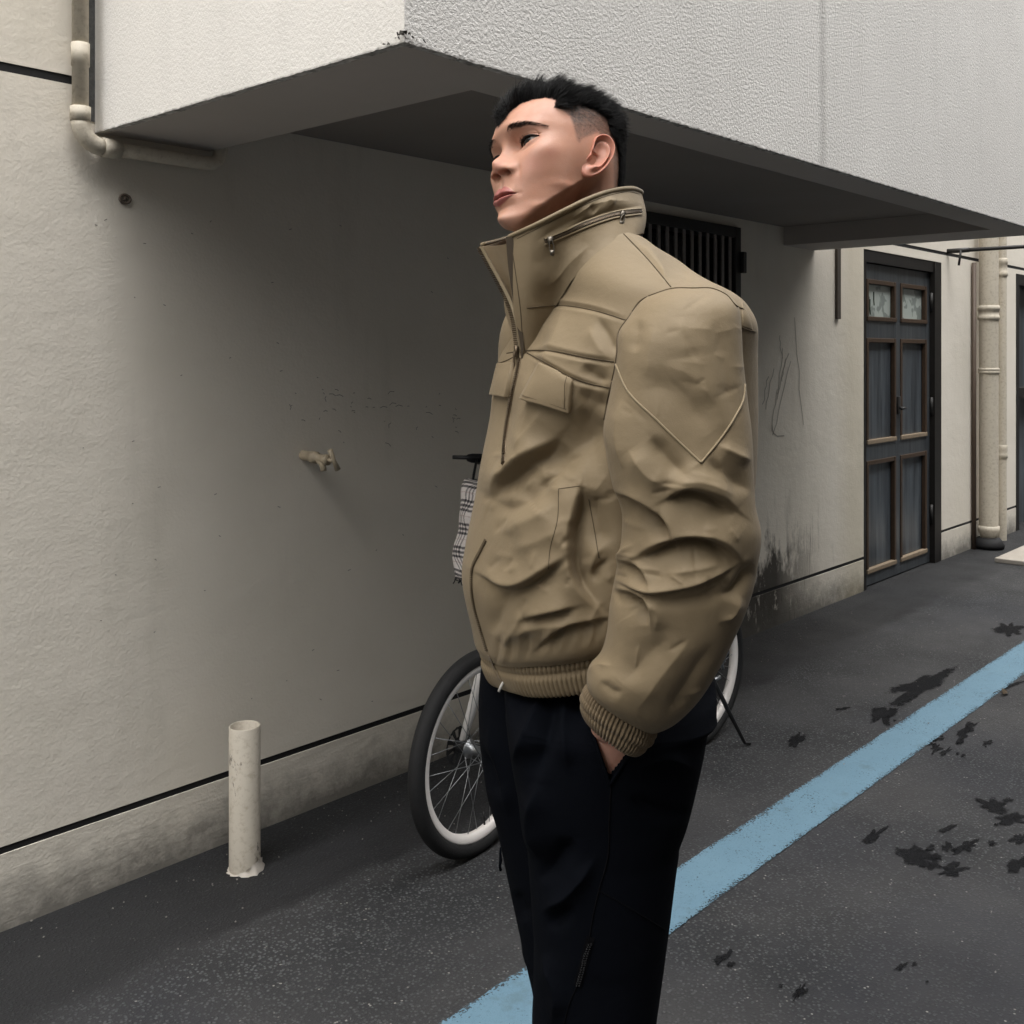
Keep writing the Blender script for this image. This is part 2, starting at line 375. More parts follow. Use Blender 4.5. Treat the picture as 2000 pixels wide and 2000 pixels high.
# small litter: dead leaf, pebbles
lf = MB()
p = gnd(1962, 1358); 
for i in range(7):
    t = i/6; lf.v.append((p.x-0.02+0.05*t, p.y+0.012*math.sin(3.1*t), 0.012+0.012*math.sin(3.1*t))); lf.v.append((p.x-0.02+0.05*t, p.y-0.012*math.sin(3.1*t), 0.008+0.004*math.sin(6*t)))
lf.f = [(2*i, 2*i+1, 2*i+3, 2*i+2) for i in range(6)]
lf.tube([(p.x-0.02, p.y, 0.012), (p.x-0.035, p.y+0.01, 0.025), (p.x-0.045, p.y+0.03, 0.012)], 0.0015, 5)
M['leaf'] = plain('dead_leaf', (0.05, 0.035, 0.02), 0.8)
tag(lf.build('fallen_leaf', M['leaf'], None, True), 'small curled dark dead leaf lying at the edge of the blue line', 'leaf')
pb = MB(); r_ = random.Random(3)
for i in range(520):
    if i < 330: x, y = r_.uniform(1.0, 5.5), 2.53-abs(r_.gauss(0, 0.20))
    else: x, y = r_.uniform(0.9, 6.0), r_.uniform(0.1, 2.5)
    s = r_.choice([.0009,.0012,.0015,.002,.003]); z = s*0.7+0.004
    Vb = [(x+s*r_.uniform(.6,1.3),y,z),(x-s*r_.uniform(.6,1.3),y,z),(x,y+s*r_.uniform(.6,1.3),z),(x,y-s*r_.uniform(.6,1.3),z),(x,y,z+s*.8),(x,y,z-s*.8)]
    pb.add(Vb, [(0,2,4),(2,1,4),(1,3,4),(3,0,4),(2,0,5),(1,2,5),(3,1,5),(0,3,5)])
M['grit'] = plain('pale_grit', (0.19, 0.18, 0.165), 0.9, 0.2, 0, 0.5, 300)
tag(pb.build('grit', M['grit']), kind='stuff')
s0 = gnd(1955, 1100)
slab = MB().box(s0.x, s0.x+1.3, s0.y-0.30, s0.y+0.04, 0.0, 0.03, 0.006).build('paving_slab', plain('concrete_slab', (0.34, 0.31, 0.27), 0.9, 0.2, 0, 0.2, 12, 0.004, 70))
tag(slab, kind='structure')

# ------------------------------------------------------------------ building
BLD = empty('building', (3.4, WALL_Y, 0)); BO = (3.4, WALL_Y, 0)
tag(BLD, 'cream rendered alley building with an overhanging white upper storey, panelled door and barred window', 'building')
def wall_panel(name, xs, zs, holes, mat, y=WALL_Y, th=0.25):
    mb = MB(); xs = sorted(set(xs + [h for q in holes for h in q[:2]])); z_a, z_b = min(zs), max(zs); zs = sorted(set(zs + [h for q in holes for h in q[2:] if z_a < h < z_b]))
    for a, b in zip(xs, xs[1:]):
        for c, d in zip(zs, zs[1:]):
            xm, zm = (a+b)/2, (c+d)/2
            if any(h[0] < xm < h[1] and h[2] < zm < h[3] for h in holes): continue
            mb.box(a, b, y, y+th, c, d)
    return mb.build(name, mat, BLD, off=BO)
WIN = (3.40, 4.42, 1.02, 1.955); DOOR = (5.84, 7.05, -0.05, 1.965); DOOR2 = (8.63, 9.75, -0.05, 1.985)
X0, X1 = -30.0, 40.0
wall_panel('wall', [X0, X1], [0.199, 2.018], [WIN, DOOR, DOOR2], M['wall'])
wall_panel('wall', [X0, X1], [2.040, 6.2], [], M['wall'])
wall_panel('plinth', [X0, X1], [-0.2, 0.181], [DOOR, DOOR2], M['plinth'], WALL_Y-0.0005, 0.253)
wall_panel('groove', [X0, X1], [0.181, 0.199], [DOOR, DOOR2], M['groove'], WALL_Y+0.003, 0.2)
wall_panel('groove', [X0, X1], [2.018, 2.040], [], M['groove'], WALL_Y+0.003, 0.2)
ob = empty('building', (3.4, OPP_Y, 0))  # unseen other side of the alley, added and sized to darken under the overhang
tag(ob, 'plain grey building wall across the alley, unseen behind the viewer, added to hold back sky light', 'building')
obj('wall', *(lambda m: (m.v, m.f))(MB().box(-40, 50, OPP_Y-.3, OPP_Y, -.1, OPP_H)), plain('grey_render', (0.10, 0.097, 0.092), 0.9, 0.2, 0, .15, 2), ob, off=(3.4, OPP_Y, 0))
# overhanging storey: ring beam under it, recessed ceiling, rendered faces with a ragged drip edge
BX0, BX1, BY, BZ, BT = 1.262, 5.22, 1.392, 1.908, 6.2
def ragged_face(name, p0, p1, mat, outn, edge_amp=0.0014):
    """vertical face from p0 to p1 (xy), z BZ..BT, closed panel 2.5 cm thick, bottom edge uneven"""
    p0, p1, outn = map(np.array, (p0, p1, outn)); L_ = np.linalg.norm(p1-p0); n = int(L_/0.006)
    r = np.random.default_rng(int(L_*100)); s = np.linspace(0, 1, n)
    j = np.zeros(n)
    for f_ in (9, 23, 51, 90): j += np.sin(s*L_*f_+r.uniform(0, 6.28))/(f_**0.4)
    zb = BZ - edge_amp*(0.6+0.45*j+r.normal(0, 0.55, n))
    V = []; Fc = []
    for i in range(n):
        q = p0+(p1-p0)*s[i]; w = outn*r.normal(0, 0.0003)
        V += [(*(q+w), zb[i]), (*(q+outn*0.0), zb[i]+0.005), (*q, BT), (*(q-outn*0.02), zb[i]+0.001), (*(q-outn*0.02), BT)]
    for i in range(n-1):
        a, b = 5*i, 5*(i+1)
        Fc += [(a, b, b+1, a+1), (a+1, b+1, b+2, a+2), (a+3, b+3, b, a), (a+4, b+4, b+3, a+3)]
    return obj(name, V, Fc, mat, BLD, False, BO)
ragged_face('storey_side', (BX0, WALL_Y-0.001), (BX0, BY), M['stucco_fine'], (-1.0, 0.0), 0.0011)
ragged_face('storey_front', (BX0, BY), (BX1, BY), M['stucco'], (0.0, -1.0))
MB().box(BX1-0.02, BX1, BY+0.021, WALL_Y-0.001, BZ, BT).build('storey_side', M['stucco_fine'], BLD, off=BO)
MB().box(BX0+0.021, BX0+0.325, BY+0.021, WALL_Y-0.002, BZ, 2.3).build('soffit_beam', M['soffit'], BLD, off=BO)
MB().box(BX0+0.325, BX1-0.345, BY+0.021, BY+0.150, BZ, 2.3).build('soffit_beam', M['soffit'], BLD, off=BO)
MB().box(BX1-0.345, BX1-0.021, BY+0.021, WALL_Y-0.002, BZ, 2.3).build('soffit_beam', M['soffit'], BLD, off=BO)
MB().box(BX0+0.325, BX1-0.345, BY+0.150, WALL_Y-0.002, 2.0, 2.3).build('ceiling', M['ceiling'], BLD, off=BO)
# chipped plaster at the front corner
ch = MB(); r_ = random.Random(11)
for i in range(22):
    a = r_.random()**3
    side = r_.random() < 0.4
    q = (BX0-0.004, BY+0.06*a, BZ+0.003) if side else (BX0+0.10*a, BY-0.004, BZ+0.003)
    zz = q[2] + r_.random()*(0.016*(1-a))
    s = r_.uniform(0.002, 0.006)
    Vb = [(q[0]+r_.uniform(-s, s), q[1]+r_.uniform(-s, s)*.6, zz+r_.uniform(-s, s)) for _ in range(6)]
    ch.add(Vb, [(0,2,4),(2,1,4),(1,3,4),(3,0,4),(2,0,5),(1,2,5),(3,1,5),(0,3,5)])
tag(ch.build('flaking_plaster', plain('bare_dark_plaster', (0.09, 0.085, 0.075), 0.95, 0.1, 0, 0.5, 90, 0.003, 150), BLD, off=BO), kind='stuff')
# dark mottled stripe on the wall between pipe and overhang
k = NT('dark_stripe', 0.9, 0.1); k.color(k.mix(k.noise(60, 5, 0.7), (0.03, 0.032, 0.034), (0.17, 0.17, 0.165))); k.bump(k.noise(120), 0.003)
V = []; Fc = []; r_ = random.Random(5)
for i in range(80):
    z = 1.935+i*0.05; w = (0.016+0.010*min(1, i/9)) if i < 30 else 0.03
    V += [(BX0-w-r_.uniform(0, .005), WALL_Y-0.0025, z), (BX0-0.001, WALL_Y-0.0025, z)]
obj('dark_stripe', V, [(2*i, 2*i+1, 2*i+3, 2*i+2) for i in range(79)], k.m, BLD, off=BO)
# pencil-like scuffs on the wall left of the door, hairlines and flecks elsewhere
def scuffs(name, lines, w, mat):
    mb = MB()
    for ln in lines:
        P = [wallpt(u, v, WALL_Y-0.0012) for u, v in ln]
        for a, b in zip(P, P[1:]):
            d = (b-a).normalized(); n_ = Vector((-d.z, 0, d.x))*w/2
            mb.add([a-n_, b-n_, b+n_, a+n_], [(0,1,2,3)])
    return tag(mb.build(name, mat, BLD, off=BO), kind='stuff')
M['scuff'] = plain('graphite_scuff', (0.36, 0.34, 0.30), 0.9)
r_ = random.Random(9); L_ = []
for (u, v0, v1, du) in [(1552,620,830,16),(1530,680,780,-12),(1540,690,770,-22),(1522,655,700,6),(1545,705,850,-35),(1510,720,800,-14),(1500,735,790,-10),(1520,760,842,-14),(1535,700,745,-8)]:
    L_.append([(u+du*t+r_.uniform(-2, 2), v0+(v1-v0)*t) for t in np.linspace(0, 1, 7)])
L_.append([(1508,830),(1510,845),(1518,852),(1532,851)])
scuffs('scuff_marks', L_, 0.006, M['scuff'])
L_ = []
for _ in range(46):
    u, v = r_.uniform(560, 900), 790+r_.gauss(0, 22)+(r_.random()*60 if r_.random() < .3 else 0)
    an = r_.gauss(-0.3, 1.0); ln = r_.choice([1.5, 2, 2.5, 4, 7]); 
    L_.append([(u, v), (u+ln*math.cos(an), v+ln*math.sin(an)), (u+2*ln*math.cos(an+.4), v+1.6*ln*math.sin(an+.4))])
for _ in range(40):
    u, v = r_.uniform(150, 900), r_.uniform(420, 1400); L_.append([(u, v), (u+r_.uniform(2, 6), v+r_.uniform(-3, 3))])
scuffs('scuff_marks', L_, 0.0022, plain('dark_fleck', (0.27, 0.25, 0.22), 0.9))

# --- barred window behind the man
wx0, wx1, wz0, wz1 = WIN
win = MB().box(wx0, wx1, WALL_Y+0.12, WALL_Y+0.125, wz0, wz1).build('window', plain('dark_window_glass', (0.012, 0.012, 0.014), 0.15, 0.5), BLD, off=BO)
M['iron'] = plain('rusty_grey_iron', (0.22, 0.20, 0.185), 0.55, 0.4, 0.3, 0.35, 60, 0.0008, 120)
M['iron_dark'] = plain('black_iron', (0.030, 0.029, 0.028), 0.5, 0.4, 0.2)
fr = MB()
for (a, b, c, d) in ((wx0, wx0+.05, wz0, wz1), (wx1-.05, wx1, wz0, wz1), (wx0+.05, wx1-.05, wz0, wz0+.05), (wx0+.05, wx1-.05, wz1-.05, wz1)):
    fr.box(a, b, WALL_Y-0.02, WALL_Y+0.08, c, d, 0.004)
fr.build('frame', M['iron_dark'], win, off=BO) if False else None
f_o = obj('frame', fr.v, fr.f, M['iron_dark'], win, off=BO)
for i in range(14):
    x = wx0+.085+i*(wx1-wx0-.17)/13
    b_ = MB().box(x-.011, x+.011, WALL_Y-0.012, WALL_Y-0.004, wz0+.05, wz1-.05, 0.002)
    obj('bar', b_.v, b_.f, M['iron'], win, off=BO)
hb = MB().box(wx1-.012, wx1+.018, WALL_Y-0.04, WALL_Y-0.0205, 1.74, 1.84, 0.004)
obj('hinge', hb.v, hb.f, M['iron_dark'], win, off=BO)
hb = MB().box(wx0+.05, wx1-.05, WALL_Y-0.004, WALL_Y+0.010, 1.43, 1.47, 0.003)
obj('rail', hb.v, hb.f, M['iron_dark'], win, off=BO)

# --- panelled double door
def door_mat(name, a, b, streak):
    k = NT(name, 0.33, 0.5)
    s = k.noise(1.0, 6, 0.7, k.map((28, 28, 1.2)))
    c = k.mix(k.ramp(s, [(0.35, 0), (0.7, 1)]), a, b)
    c = k.mix(k.math('MULTIPLY', k.ramp(k.noise(1.0, 4, 0.7, k.map((55, 55, 2.0), (4, 0, 0))), [(0.62, 0), (0.72, 1)]), streak), c, (0.22, 0.245, 0.26))
    k.color(c); k.bump(s, 0.002, 0.5); return k.m
M['door'] = door_mat('weathered_grey_paint', (0.026, 0.030, 0.034), (0.075, 0.084, 0.092), 0.35)
M['panel'] = door_mat('weathered_panel', (0.022, 0.026, 0.031), (0.105, 0.122, 0.138), 0.6)
M['mould'] = plain('brown_moulding', (0.058, 0.037, 0.024), 0.5, 0.3, 0, 0.3, 30)
M['mould_pale'] = plain('bare_wood_sill', (0.22, 0.17, 0.118), 0.6, 0.3, 0, 0.25, 40)
M['doorframe'] = plain('dark_door_frame', (0.014, 0.0125, 0.0115), 0.5, 0.3, 0, 0.4, 30)
DX0, DX1, _, DZ1 = DOOR
dy = WALL_Y+0.030
def part(mb, name, mat, parent, smooth=False): return obj(name, mb.v, mb.f, mat, parent, smooth, BO)
door = MB()
leaf0, leaf1 = DX0+.05, DX1-.12; mid = (leaf0+leaf1)/2; zt = DZ1-.075
rows = [(0.075, 0.735), (0.83, 1.455), (1.555, 1.80)]
cols = [(leaf0+.055, mid-.035), (mid+.035, leaf1-.055)]
# stiles and rails
stiles = [(leaf0, leaf0+.055), (mid-.035, mid+.035), (leaf1-.055, leaf1)]
for a, b in stiles: door.box(a, b, dy, dy+.04, 0.008, zt)
zr = [0.008, 0.075, 0.735, 0.83, 1.455, 1.555, 1.80, zt]
for c_ in cols:
    for i in range(0, 8, 2): door.box(c_[0], c_[1], dy+.0005, dy+.04, zr[i], zr[i+1])
door = part(door, 'door', M['door'], BLD)
k = NT('dim_glass', 0.08, 0.5); k.color(k.mix(k.ramp(k.noise(9, 2), [(0.47, 0), (0.50, 1)]), (0.22, 0.25, 0.235), (0.38, 0.42, 0.39))); M['pane'] = k.m
for ri, (za, zb) in enumerate(rows):
    for ci, (xa, xb) in enumerate(cols):
        m_ = .027
        part(MB().box(xa+m_, xb-m_, dy+.022, dy+.030, za+m_, zb-m_), 'pane' if ri == 2 else 'panel', M['pane'] if ri == 2 else M['panel'], door)
        if False:
            nb = 4; wv = (xb-xa-2*m_)/nb
            for j in range(nb):
                part(MB().box(xa+m_+j*wv+.003, xa+m_+(j+1)*wv-.003, dy+.014, dy+.0218, za+m_+.002, zb-m_-.002, 0.002), 'board', M['panel'], door)
        mo = MB()
        mo.box(xa, xa+m_, dy-.006, dy+.021, za+m_, zb, 0.004); mo.box(xb-m_, xb, dy-.006, dy+.021, za+m_, zb, 0.004)
        mo.box(xa+m_, xb-m_, dy-.005, dy+.021, zb-m_, zb, 0.004)
        part(mo, 'moulding', M['mould'], door)
        part(MB().box(xa, xb, dy-.010, dy+.021, za, za+m_, 0.005), 'sill', M['mould_pale'] if ri < 2 else M['mould'], door)
for x_, hgt, ln, rt in ((cols[0][0]+.07, 1.625, .055, .35), (cols[0][0]+.085, 1.63, .07, .1), (cols[0][0]+.10, 1.625, .06, -.35), (cols[0][0]+.155, 1.68, .05, -.25)):
    part(MB().box(x_-.006, x_+.006, dy+.0195, dy+.0215, hgt, hgt+ln).tube([(x_, dy+.0205, hgt), (x_-.02*rt, dy+.0205, hgt-.03)], .003, 5), 'plant_sprig', plain('dark_leaf', (.02, .03, .018), .7), door)
fm = MB()
fm.box(DX0+.002, leaf0-.003, WALL_Y+.004, dy+.05, 0.0, DZ1-.002); fm.box(leaf1+.003, DX1-.002, WALL_Y-.004, dy+.05, 0.0, DZ1-.002)
fm.box(leaf0-.003, leaf1+.003, WALL_Y+.004, dy+.05, zt+.004, DZ1-.002)
part(fm, 'door_frame', M['doorframe'], door)
for z in (0.32, 1.02, 1.70):
    part(MB().tube([(leaf1+.004, dy-.012, z-.06), (leaf1+.004, dy-.012, z+.06)], .011, 8), 'hinge', M['iron_dark'], door, True)
part(MB().box(mid-.02, mid+.02, dy-.012, dy-.0005, 0.99, 1.10, .003).tube([(mid, dy-.012, 1.03), (mid, dy-.045, 1.03), (mid-.07, dy-.05, 1.03)], .009, 8), 'handle', M['iron_dark'], door, True)
part(MB().box(DX0, DX1, WALL_Y+.10, WALL_Y+.12, 0, DZ1), 'door_back', M['doorframe'], door)
# second doorway at the frame's edge
d2 = part(MB().box(DOOR2[0], DOOR2[1], WALL_Y+.10, WALL_Y+.14, 0, DOOR2[3]), 'door', M['panel'], BLD)
f2 = MB()
for a, b, c, d in ((DOOR2[0]+.002, DOOR2[0]+.07, 0, DOOR2[3]-.002), (DOOR2[1]-.07, DOOR2[1]-.002, 0, DOOR2[3]-.002), (DOOR2[0]+.07, DOOR2[1]-.07, 1.90, DOOR2[3]-.002), (DOOR2[0]+.07, DOOR2[1]-.07, 1.02, 1.10)):
    f2.box(a, b, WALL_Y-.004, WALL_Y+.099, c, d)
part(f2, 'door_frame', M['doorframe'], d2)
# vertical batten on the wall
bp = wallpt(1634, 623)
part(MB().box(bp.x-.022, bp.x+.022, WALL_Y-.016, WALL_Y-.0005, bp.z, 2.0, .003), 'batten', plain('brown_batten', (.07, .058, .048), .7), BLD)

# ------------------------------------------------------------------ pipes, tap, post
y_ = WALL_Y-.036
pc = wallpt(157, 100, y_).x; rp = .0195
pz = 1.868
pipe = empty('waste_pipe', (pc, y_, pz)); po = (pc, y_, pz)
tag(pipe, 'thin cream pipe running down the wall and turning under the white overhang', 'pipe')
def arc(c, p, q, n=9):
    """quarter bend from c+p to c+q"""
    return [Vector(c)+Vector(p)*math.cos(t)+Vector(q)*math.sin(t)-Vector(p)-Vector(q) for t in np.linspace(0, math.pi/2, n)]
rb = .055
obj('upright', *(lambda m: (m.v, m.f))(MB().tube([(pc, y_, 6.0), (pc, y_, pz+rb)], rp, 20)), M['pvc'], pipe, True, po)
bend = [(pc+rb-rb*math.cos(t), y_, pz+rb-rb*math.sin(t)) for t in np.linspace(0, math.pi/2, 10)]
m_ = MB().tube(bend, rp*1.13, 20); obj('elbow', m_.v, m_.f, M['pvc'], pipe, True, po)
m_ = MB().tube([(pc, y_, pz+rb+.001), (pc, y_, pz+rb+.035)], rp*1.25, 20); obj('collar', m_.v, m_.f, M['pvc'], pipe, True, po)
m_ = MB().tube([(pc, y_, pz+rb+.135), (pc, y_, pz+rb+.19)], rp*1.12, 20); obj('collar', m_.v, m_.f, M['pvc'], pipe, True, po)
m_ = MB().tube([(pc+rb+.001, y_, pz), (pc+rb+.045, y_, pz)], rp*1.25, 20); obj('collar', m_.v, m_.f, M['pvc'], pipe, True, po)
xe = 1.60
m_ = MB().tube([(pc+rb, y_, pz), (xe-.04, y_, pz)]+[(xe-.04+.04*math.sin(t), y_, pz+.04-.04*math.cos(t)) for t in np.linspace(.2, 1.57, 6)]+[(xe, y_, 2.005)], rp*.95, 20)
obj('branch', m_.v, m_.f, M['pvc'], pipe, True, po)

y_ = WALL_Y-.085
pw = wallpt(1931, 900, y_); R_ = .064
dp = empty('drainpipe', (pw.x, y_, 0)); po = (pw.x, y_, 0)
tag(dp, 'thick cream drainpipe with ringed collars on the wall right of the door', 'drainpipe')
z_t = 6.0
for nm, prof in (('pipe', [(R_, .115), (R_, z_t)]),
                 ('collar', [(R_+.001, 1.60), (R_+.007, 1.602), (R_+.007, 1.63), (R_+.003, 1.632), (R_+.003, 1.665), (R_+.008, 1.667), (R_+.008, 1.70), (R_+.001, 1.702)]),
                 ('shoe', [(R_+.001, .16), (R_+.007, .158), (R_+.007, .128), (R_-.004, .10), (R_*.75, .055), (.03, .052)]),
                 ('clamp', [(R_+.001, 1.225), (R_+.006, 1.227), (R_+.006, 1.240), (R_+.002, 1.245), (R_+.006, 1.250), (R_+.006, 1.262), (R_+.001, 1.265)])):
    m_ = MB().lathe(prof, (pw.x, y_, 0), (0, 0, 1), 32); obj(nm, m_.v, m_.f, M['pvc'], dp, True, po)
m_ = MB().lathe([(.02, .004), (.10, .004), (.105, .03), (.075, .075), (.05, .08)], (pw.x, y_+.0, 0), (0, 0, 1), 20); obj('base', m_.v, m_.f, M['groove'], dp, True, po)
y_ = WALL_Y-.05
pw2 = wallpt(1957.5, 900, y_); r2 = .031
dp2 = empty('drainpipe', (pw2.x, y_, 0)); po = (pw2.x, y_, 0)
tag(dp2, 'thinner cream pipe standing just behind the thick drainpipe', 'drainpipe')
for nm, prof in (('pipe', [(r2, .0), (r2, z_t)]), ('collar', [(r2+.001, 1.93), (r2+.007, 1.932), (r2+.007, 1.96), (r2+.003, 1.965), (r2+.003, 2.02), (r2+.007, 2.025), (r2+.007, 2.06), (r2+.001, 2.065)]),
                 ('collar', [(r2+.001, .60), (r2+.006, .602), (r2+.006, .63), (r2+.002, .64), (r2+.006, .66), (r2+.006, .69), (r2+.001, .70)])):
    m_ = MB().lathe(prof, (pw2.x, y_, 0), (0, 0, 1), 24); obj(nm, m_.v, m_.f, M['pvc'], dp2, True, po)
# slim dark conduit at the drainpipe's left
m_ = MB().tube([(pw.x-.105, WALL_Y-.02, .0), (pw.x-.105, WALL_Y-.02, 2.0)], .015, 10)
tag(m_.build('conduit', plain('brown_conduit', (.09, .065, .05), .6), None, True), 'slim brown conduit between the wall and the thick drainpipe', 'conduit')
# laundry rod under the overhang's far corner
a0 = wallpt(1893, 488, 2.40); 
rod = empty('clothes_rod', tuple(a0)); po = tuple(a0)
tag(rod, 'dark metal clothes rod sticking out in front of the drainpipe', 'rod')
m_ = MB().tube([a0, a0+Vector((.6, -.42, .055)), a0+Vector((1.2, -.85, .11))], .013, 10); obj('bar', m_.v, m_.f, M['iron_dark'], rod, True, po)
m_ = MB().tube([a0, Vector((a0.x, WALL_Y+.01, a0.z))], .016, 10).tube([a0+Vector((-.01, .05, .0)), a0+Vector((-.02, .06, -.10))], .008, 8); obj('bracket', m_.v, m_.f, M['iron_dark'], rod, True, po)

# wall tap
tp = wallpt(592, 889); tap = empty('wall_tap', tuple(tp)); po = tuple(tp)
tag(tap, 'small cream painted water tap sticking out of the shaded wall', 'tap')
T_ = lambda x, y, z: (tp.x+x, tp.y-y, tp.z+z)
M['tap'] = plain('old_painted_tap', (.42, .35, .25), .45, .4, 0, .3, 60, .001, 90)
m_ = MB().lathe([(.015, -.005), (.015, .035), (.018, .036), (.018, .056), (.013, .058), (.0125, .088), (.016, .09), (.016, .104), (.004, .105)], T_(0, 0, 0), (.12, -1, -.08), 16); obj('body', m_.v, m_.f, M['tap'], tap, True, po)
m_ = MB().tube([T_(.008, .066, -.008), T_(.010, .080, -.022), T_(.011, .083, -.042)], [.012, .010, .009], 12); obj('spout', m_.v, m_.f, M['tap'], tap, True, po)
m_ = MB().tube([T_(.013, .104, -.008), T_(.014, .124, -.009)], .007, 10).tube([T_(.002, .124, .024), T_(.014, .126, -.008), T_(.030, .124, -.036)], [.008, .006, .009], 10); obj('handle', m_.v, m_.f, M['tap'], tap, True, po)
# wall plug
rg = wallpt(243, 389); m_ = MB()
m_.tube([(rg.x+.012*math.cos(t)*1.2, WALL_Y-.003, rg.z+.011*math.sin(t)) for t in np.linspace(0, 6.283, 18)[:-1]], .0035, 8, closed=True)
m_.tube([(rg.x, WALL_Y+.002, rg.z), (rg.x, WALL_Y-.006, rg.z)], .0055, 8)
tag(m_.build('wall_anchor', plain('rusty_anchor', (.12, .095, .075), .7), None, True), 'little rusty ring anchor set in the wall below the cream pipe', 'anchor')

# pipe post by the wall
b0 = gnd(478, 1697); post = empty('pipe_post', tuple(b0)); po = tuple(b0)
tag(post, 'short hollow cream painted pipe post standing on the asphalt by the wall', 'post')
m_ = MB().lathe([(.0405, -.02), (.0405, .376), (.0385, .378), (.0365, .376), (.0365, .05), (.001, .05)], b0, (0, 0, 1), 40); obj('tube', m_.v, m_.f, M['stub'], post, True, po)
r_ = np.random.default_rng(4); V = []; n = 40
for zz, rr in ((.03, .0410), (.014, .043), (.0, .049)):
    for i in range(n):
        t = 2*math.pi*i/n; side = max(0, math.cos(t-math.atan2(-.9, .5)))
        V.append((b0.x+math.cos(t)*(rr*(.93+.12*side)+.003*r_.normal()), b0.y+math.sin(t)*(rr*(.93+.12*side)+.003*r_.normal()), zz*(.02+.95*side)+.001))
obj('footing', V, grid_faces(3, n), M['cement'], post, True, po)
# ================================================================== the man
# Everything about him is modelled in camera-aligned metres (right, away, up), then turned into the world.
MAN_O = W(np.array([0.10, 1.46, 0.0]))
MAN = empty('person', tuple(MAN_O))
tag(MAN, 'man in khaki zip jacket and black trousers standing sideways with a hand in his pocket', 'person')
def man_obj(name, Q, faces, mat, parent=None, smooth=True, col=None):
    return obj(name, W(np.asarray(Q, float)), faces, mat, parent or MAN, smooth, MAN_O, col)
def herm(tk, vk, t):
    """smooth interpolation of key rows vk at tk"""
    tk = np.asarray(tk, float); vk = np.asarray(vk, float); t = np.asarray(t, float)
    d = np.diff(tk)[:, None]; s = np.diff(vk, axis=0)/d
    m = np.empty_like(vk); m[0] = s[0]; m[-1] = s[-1]
    m[1:-1] = (s[:-1]*d[1:]+s[1:]*d[:-1])/(d[1:]+d[:-1])
    i = np.clip(np.searchsorted(tk, t, side='right')-1, 0, len(tk)-2)
    h = (tk[i+1]-tk[i])[:, None]; u = ((t-tk[i])[:, None])/h
    return (2*u**3-3*u**2+1)*vk[i]+(u**3-2*u**2+u)*h*m[i]+(-2*u**3+3*u**2)*vk[i+1]+(u**3-u**2)*h*m[i+1]
def spow(x, p): return np.sign(x)*np.abs(x)**p
def gnorm(P, wrap=True):
    """normals of a grid of points"""
    if wrap: dv = np.roll(P, -1, 1)-np.roll(P, 1, 1)
    else: dv = np.gradient(P, axis=1)
    du = np.gradient(P, axis=0); n = np.cross(du, dv)
    return n/(np.linalg.norm(n, axis=-1, keepdims=True)+1e-12)
def sstep(a, b, x):
    t = np.clip((x-a)/(b-a), 0, 1); return t*t*(3-2*t)
def inpoly(P, poly):
    x, y = P[..., 0], P[..., 1]; c = np.zeros(x.shape, bool); n = len(poly)
    for i in range(n):
        x1, y1 = poly[i]; x2, y2 = poly[(i+1) % n]
        c ^= ((y1 > y) != (y2 > y)) & (x < (x2-x1)*(y-y1)/((y2-y1) if y2 != y1 else 1e-9)+x1)
    return c
def dpoly(P, line, closed=False):
    """distance of points to a polyline, and parameter 0..1 along it"""
    L_ = [np.array(q, float) for q in line]
    if closed: L_ = L_+[L_[0]]
    seg = [np.linalg.norm(b-a) for a, b in zip(L_, L_[1:])]; tot = sum(seg); acc = 0
    best = np.full(P.shape[:-1], 1e9); par = np.zeros(P.shape[:-1]); side = np.zeros(P.shape[:-1])
    for (a, b), s in zip(zip(L_, L_[1:]), seg):
        d = (b-a)/(s+1e-9); q = P-a; t = np.clip(q@d, 0, s); dd = np.linalg.norm(q-t[..., None]*d, axis=-1)
        m = dd < best; best = np.where(m, dd, best); par = np.where(m, (acc+t)/tot, par)
        side = np.where(m, q[..., 0]*d[1]-q[..., 1]*d[0], side); acc += s
    return best, par, side

# ---- head: pose fitted to the face in the photograph
HY, HP, HR_ = map(math.radians, (54.0, 10.0, 15.0))
HC = np.array([0.063, 1.469, 1.600])
_F = np.array([-math.sin(HY), -math.cos(HY), 0]); _L = np.array([math.cos(HY), -math.sin(HY), 0]); _U = np.array([0, 0, 1.0])
F2 = _F*math.cos(HP)+_U*math.sin(HP); U2 = _U*math.cos(HP)-_F*math.sin(HP)
L3 = _L*math.cos(HR_)+U2*math.sin(HR_); U3 = U2*math.cos(HR_)-_L*math.sin(HR_)
HB = np.array([F2, L3, U3])
LM = dict(prn=(118,0,-18),sn=(102,0,-32),al=(94,18,-27),sto=(101,0,-54),ch=(86,25,-54),en=(80,17,13),ex=(66,46,16),bi=(88,13,32),bp=(80,36,39),be=(60,54,32),tr=(0,72,0),me=(88,0,-104),pg=(95,0,-90),et=(-18,80,31),lo=(2,74,-30))
OB = dict(prn=(959,326),sn=(975,347),al=(1003,334),sto=(971,385),ch=(1010,374),en=(1013,288),ex=(1057,266),bi=(997,253),bp=(1032,237),be=(1072,245),tr=(1156,309),me=(1000,445),pg=(974,425),et=(1184,264),lo=(1146,346))
_lp = np.array([LM[k] for k in LM])/1000.0
_c = _lp@HB+HC; _d = (np.array([OB[k] for k in LM], float)-toPX(_c))*_c[:, 1:2]/FPX
_K = np.exp(-((_lp[:, None]-_lp[None])**2).sum(-1)/(2*0.022**2))
_wt = np.linalg.solve(_K+0.03*np.eye(len(_lp)), _d)
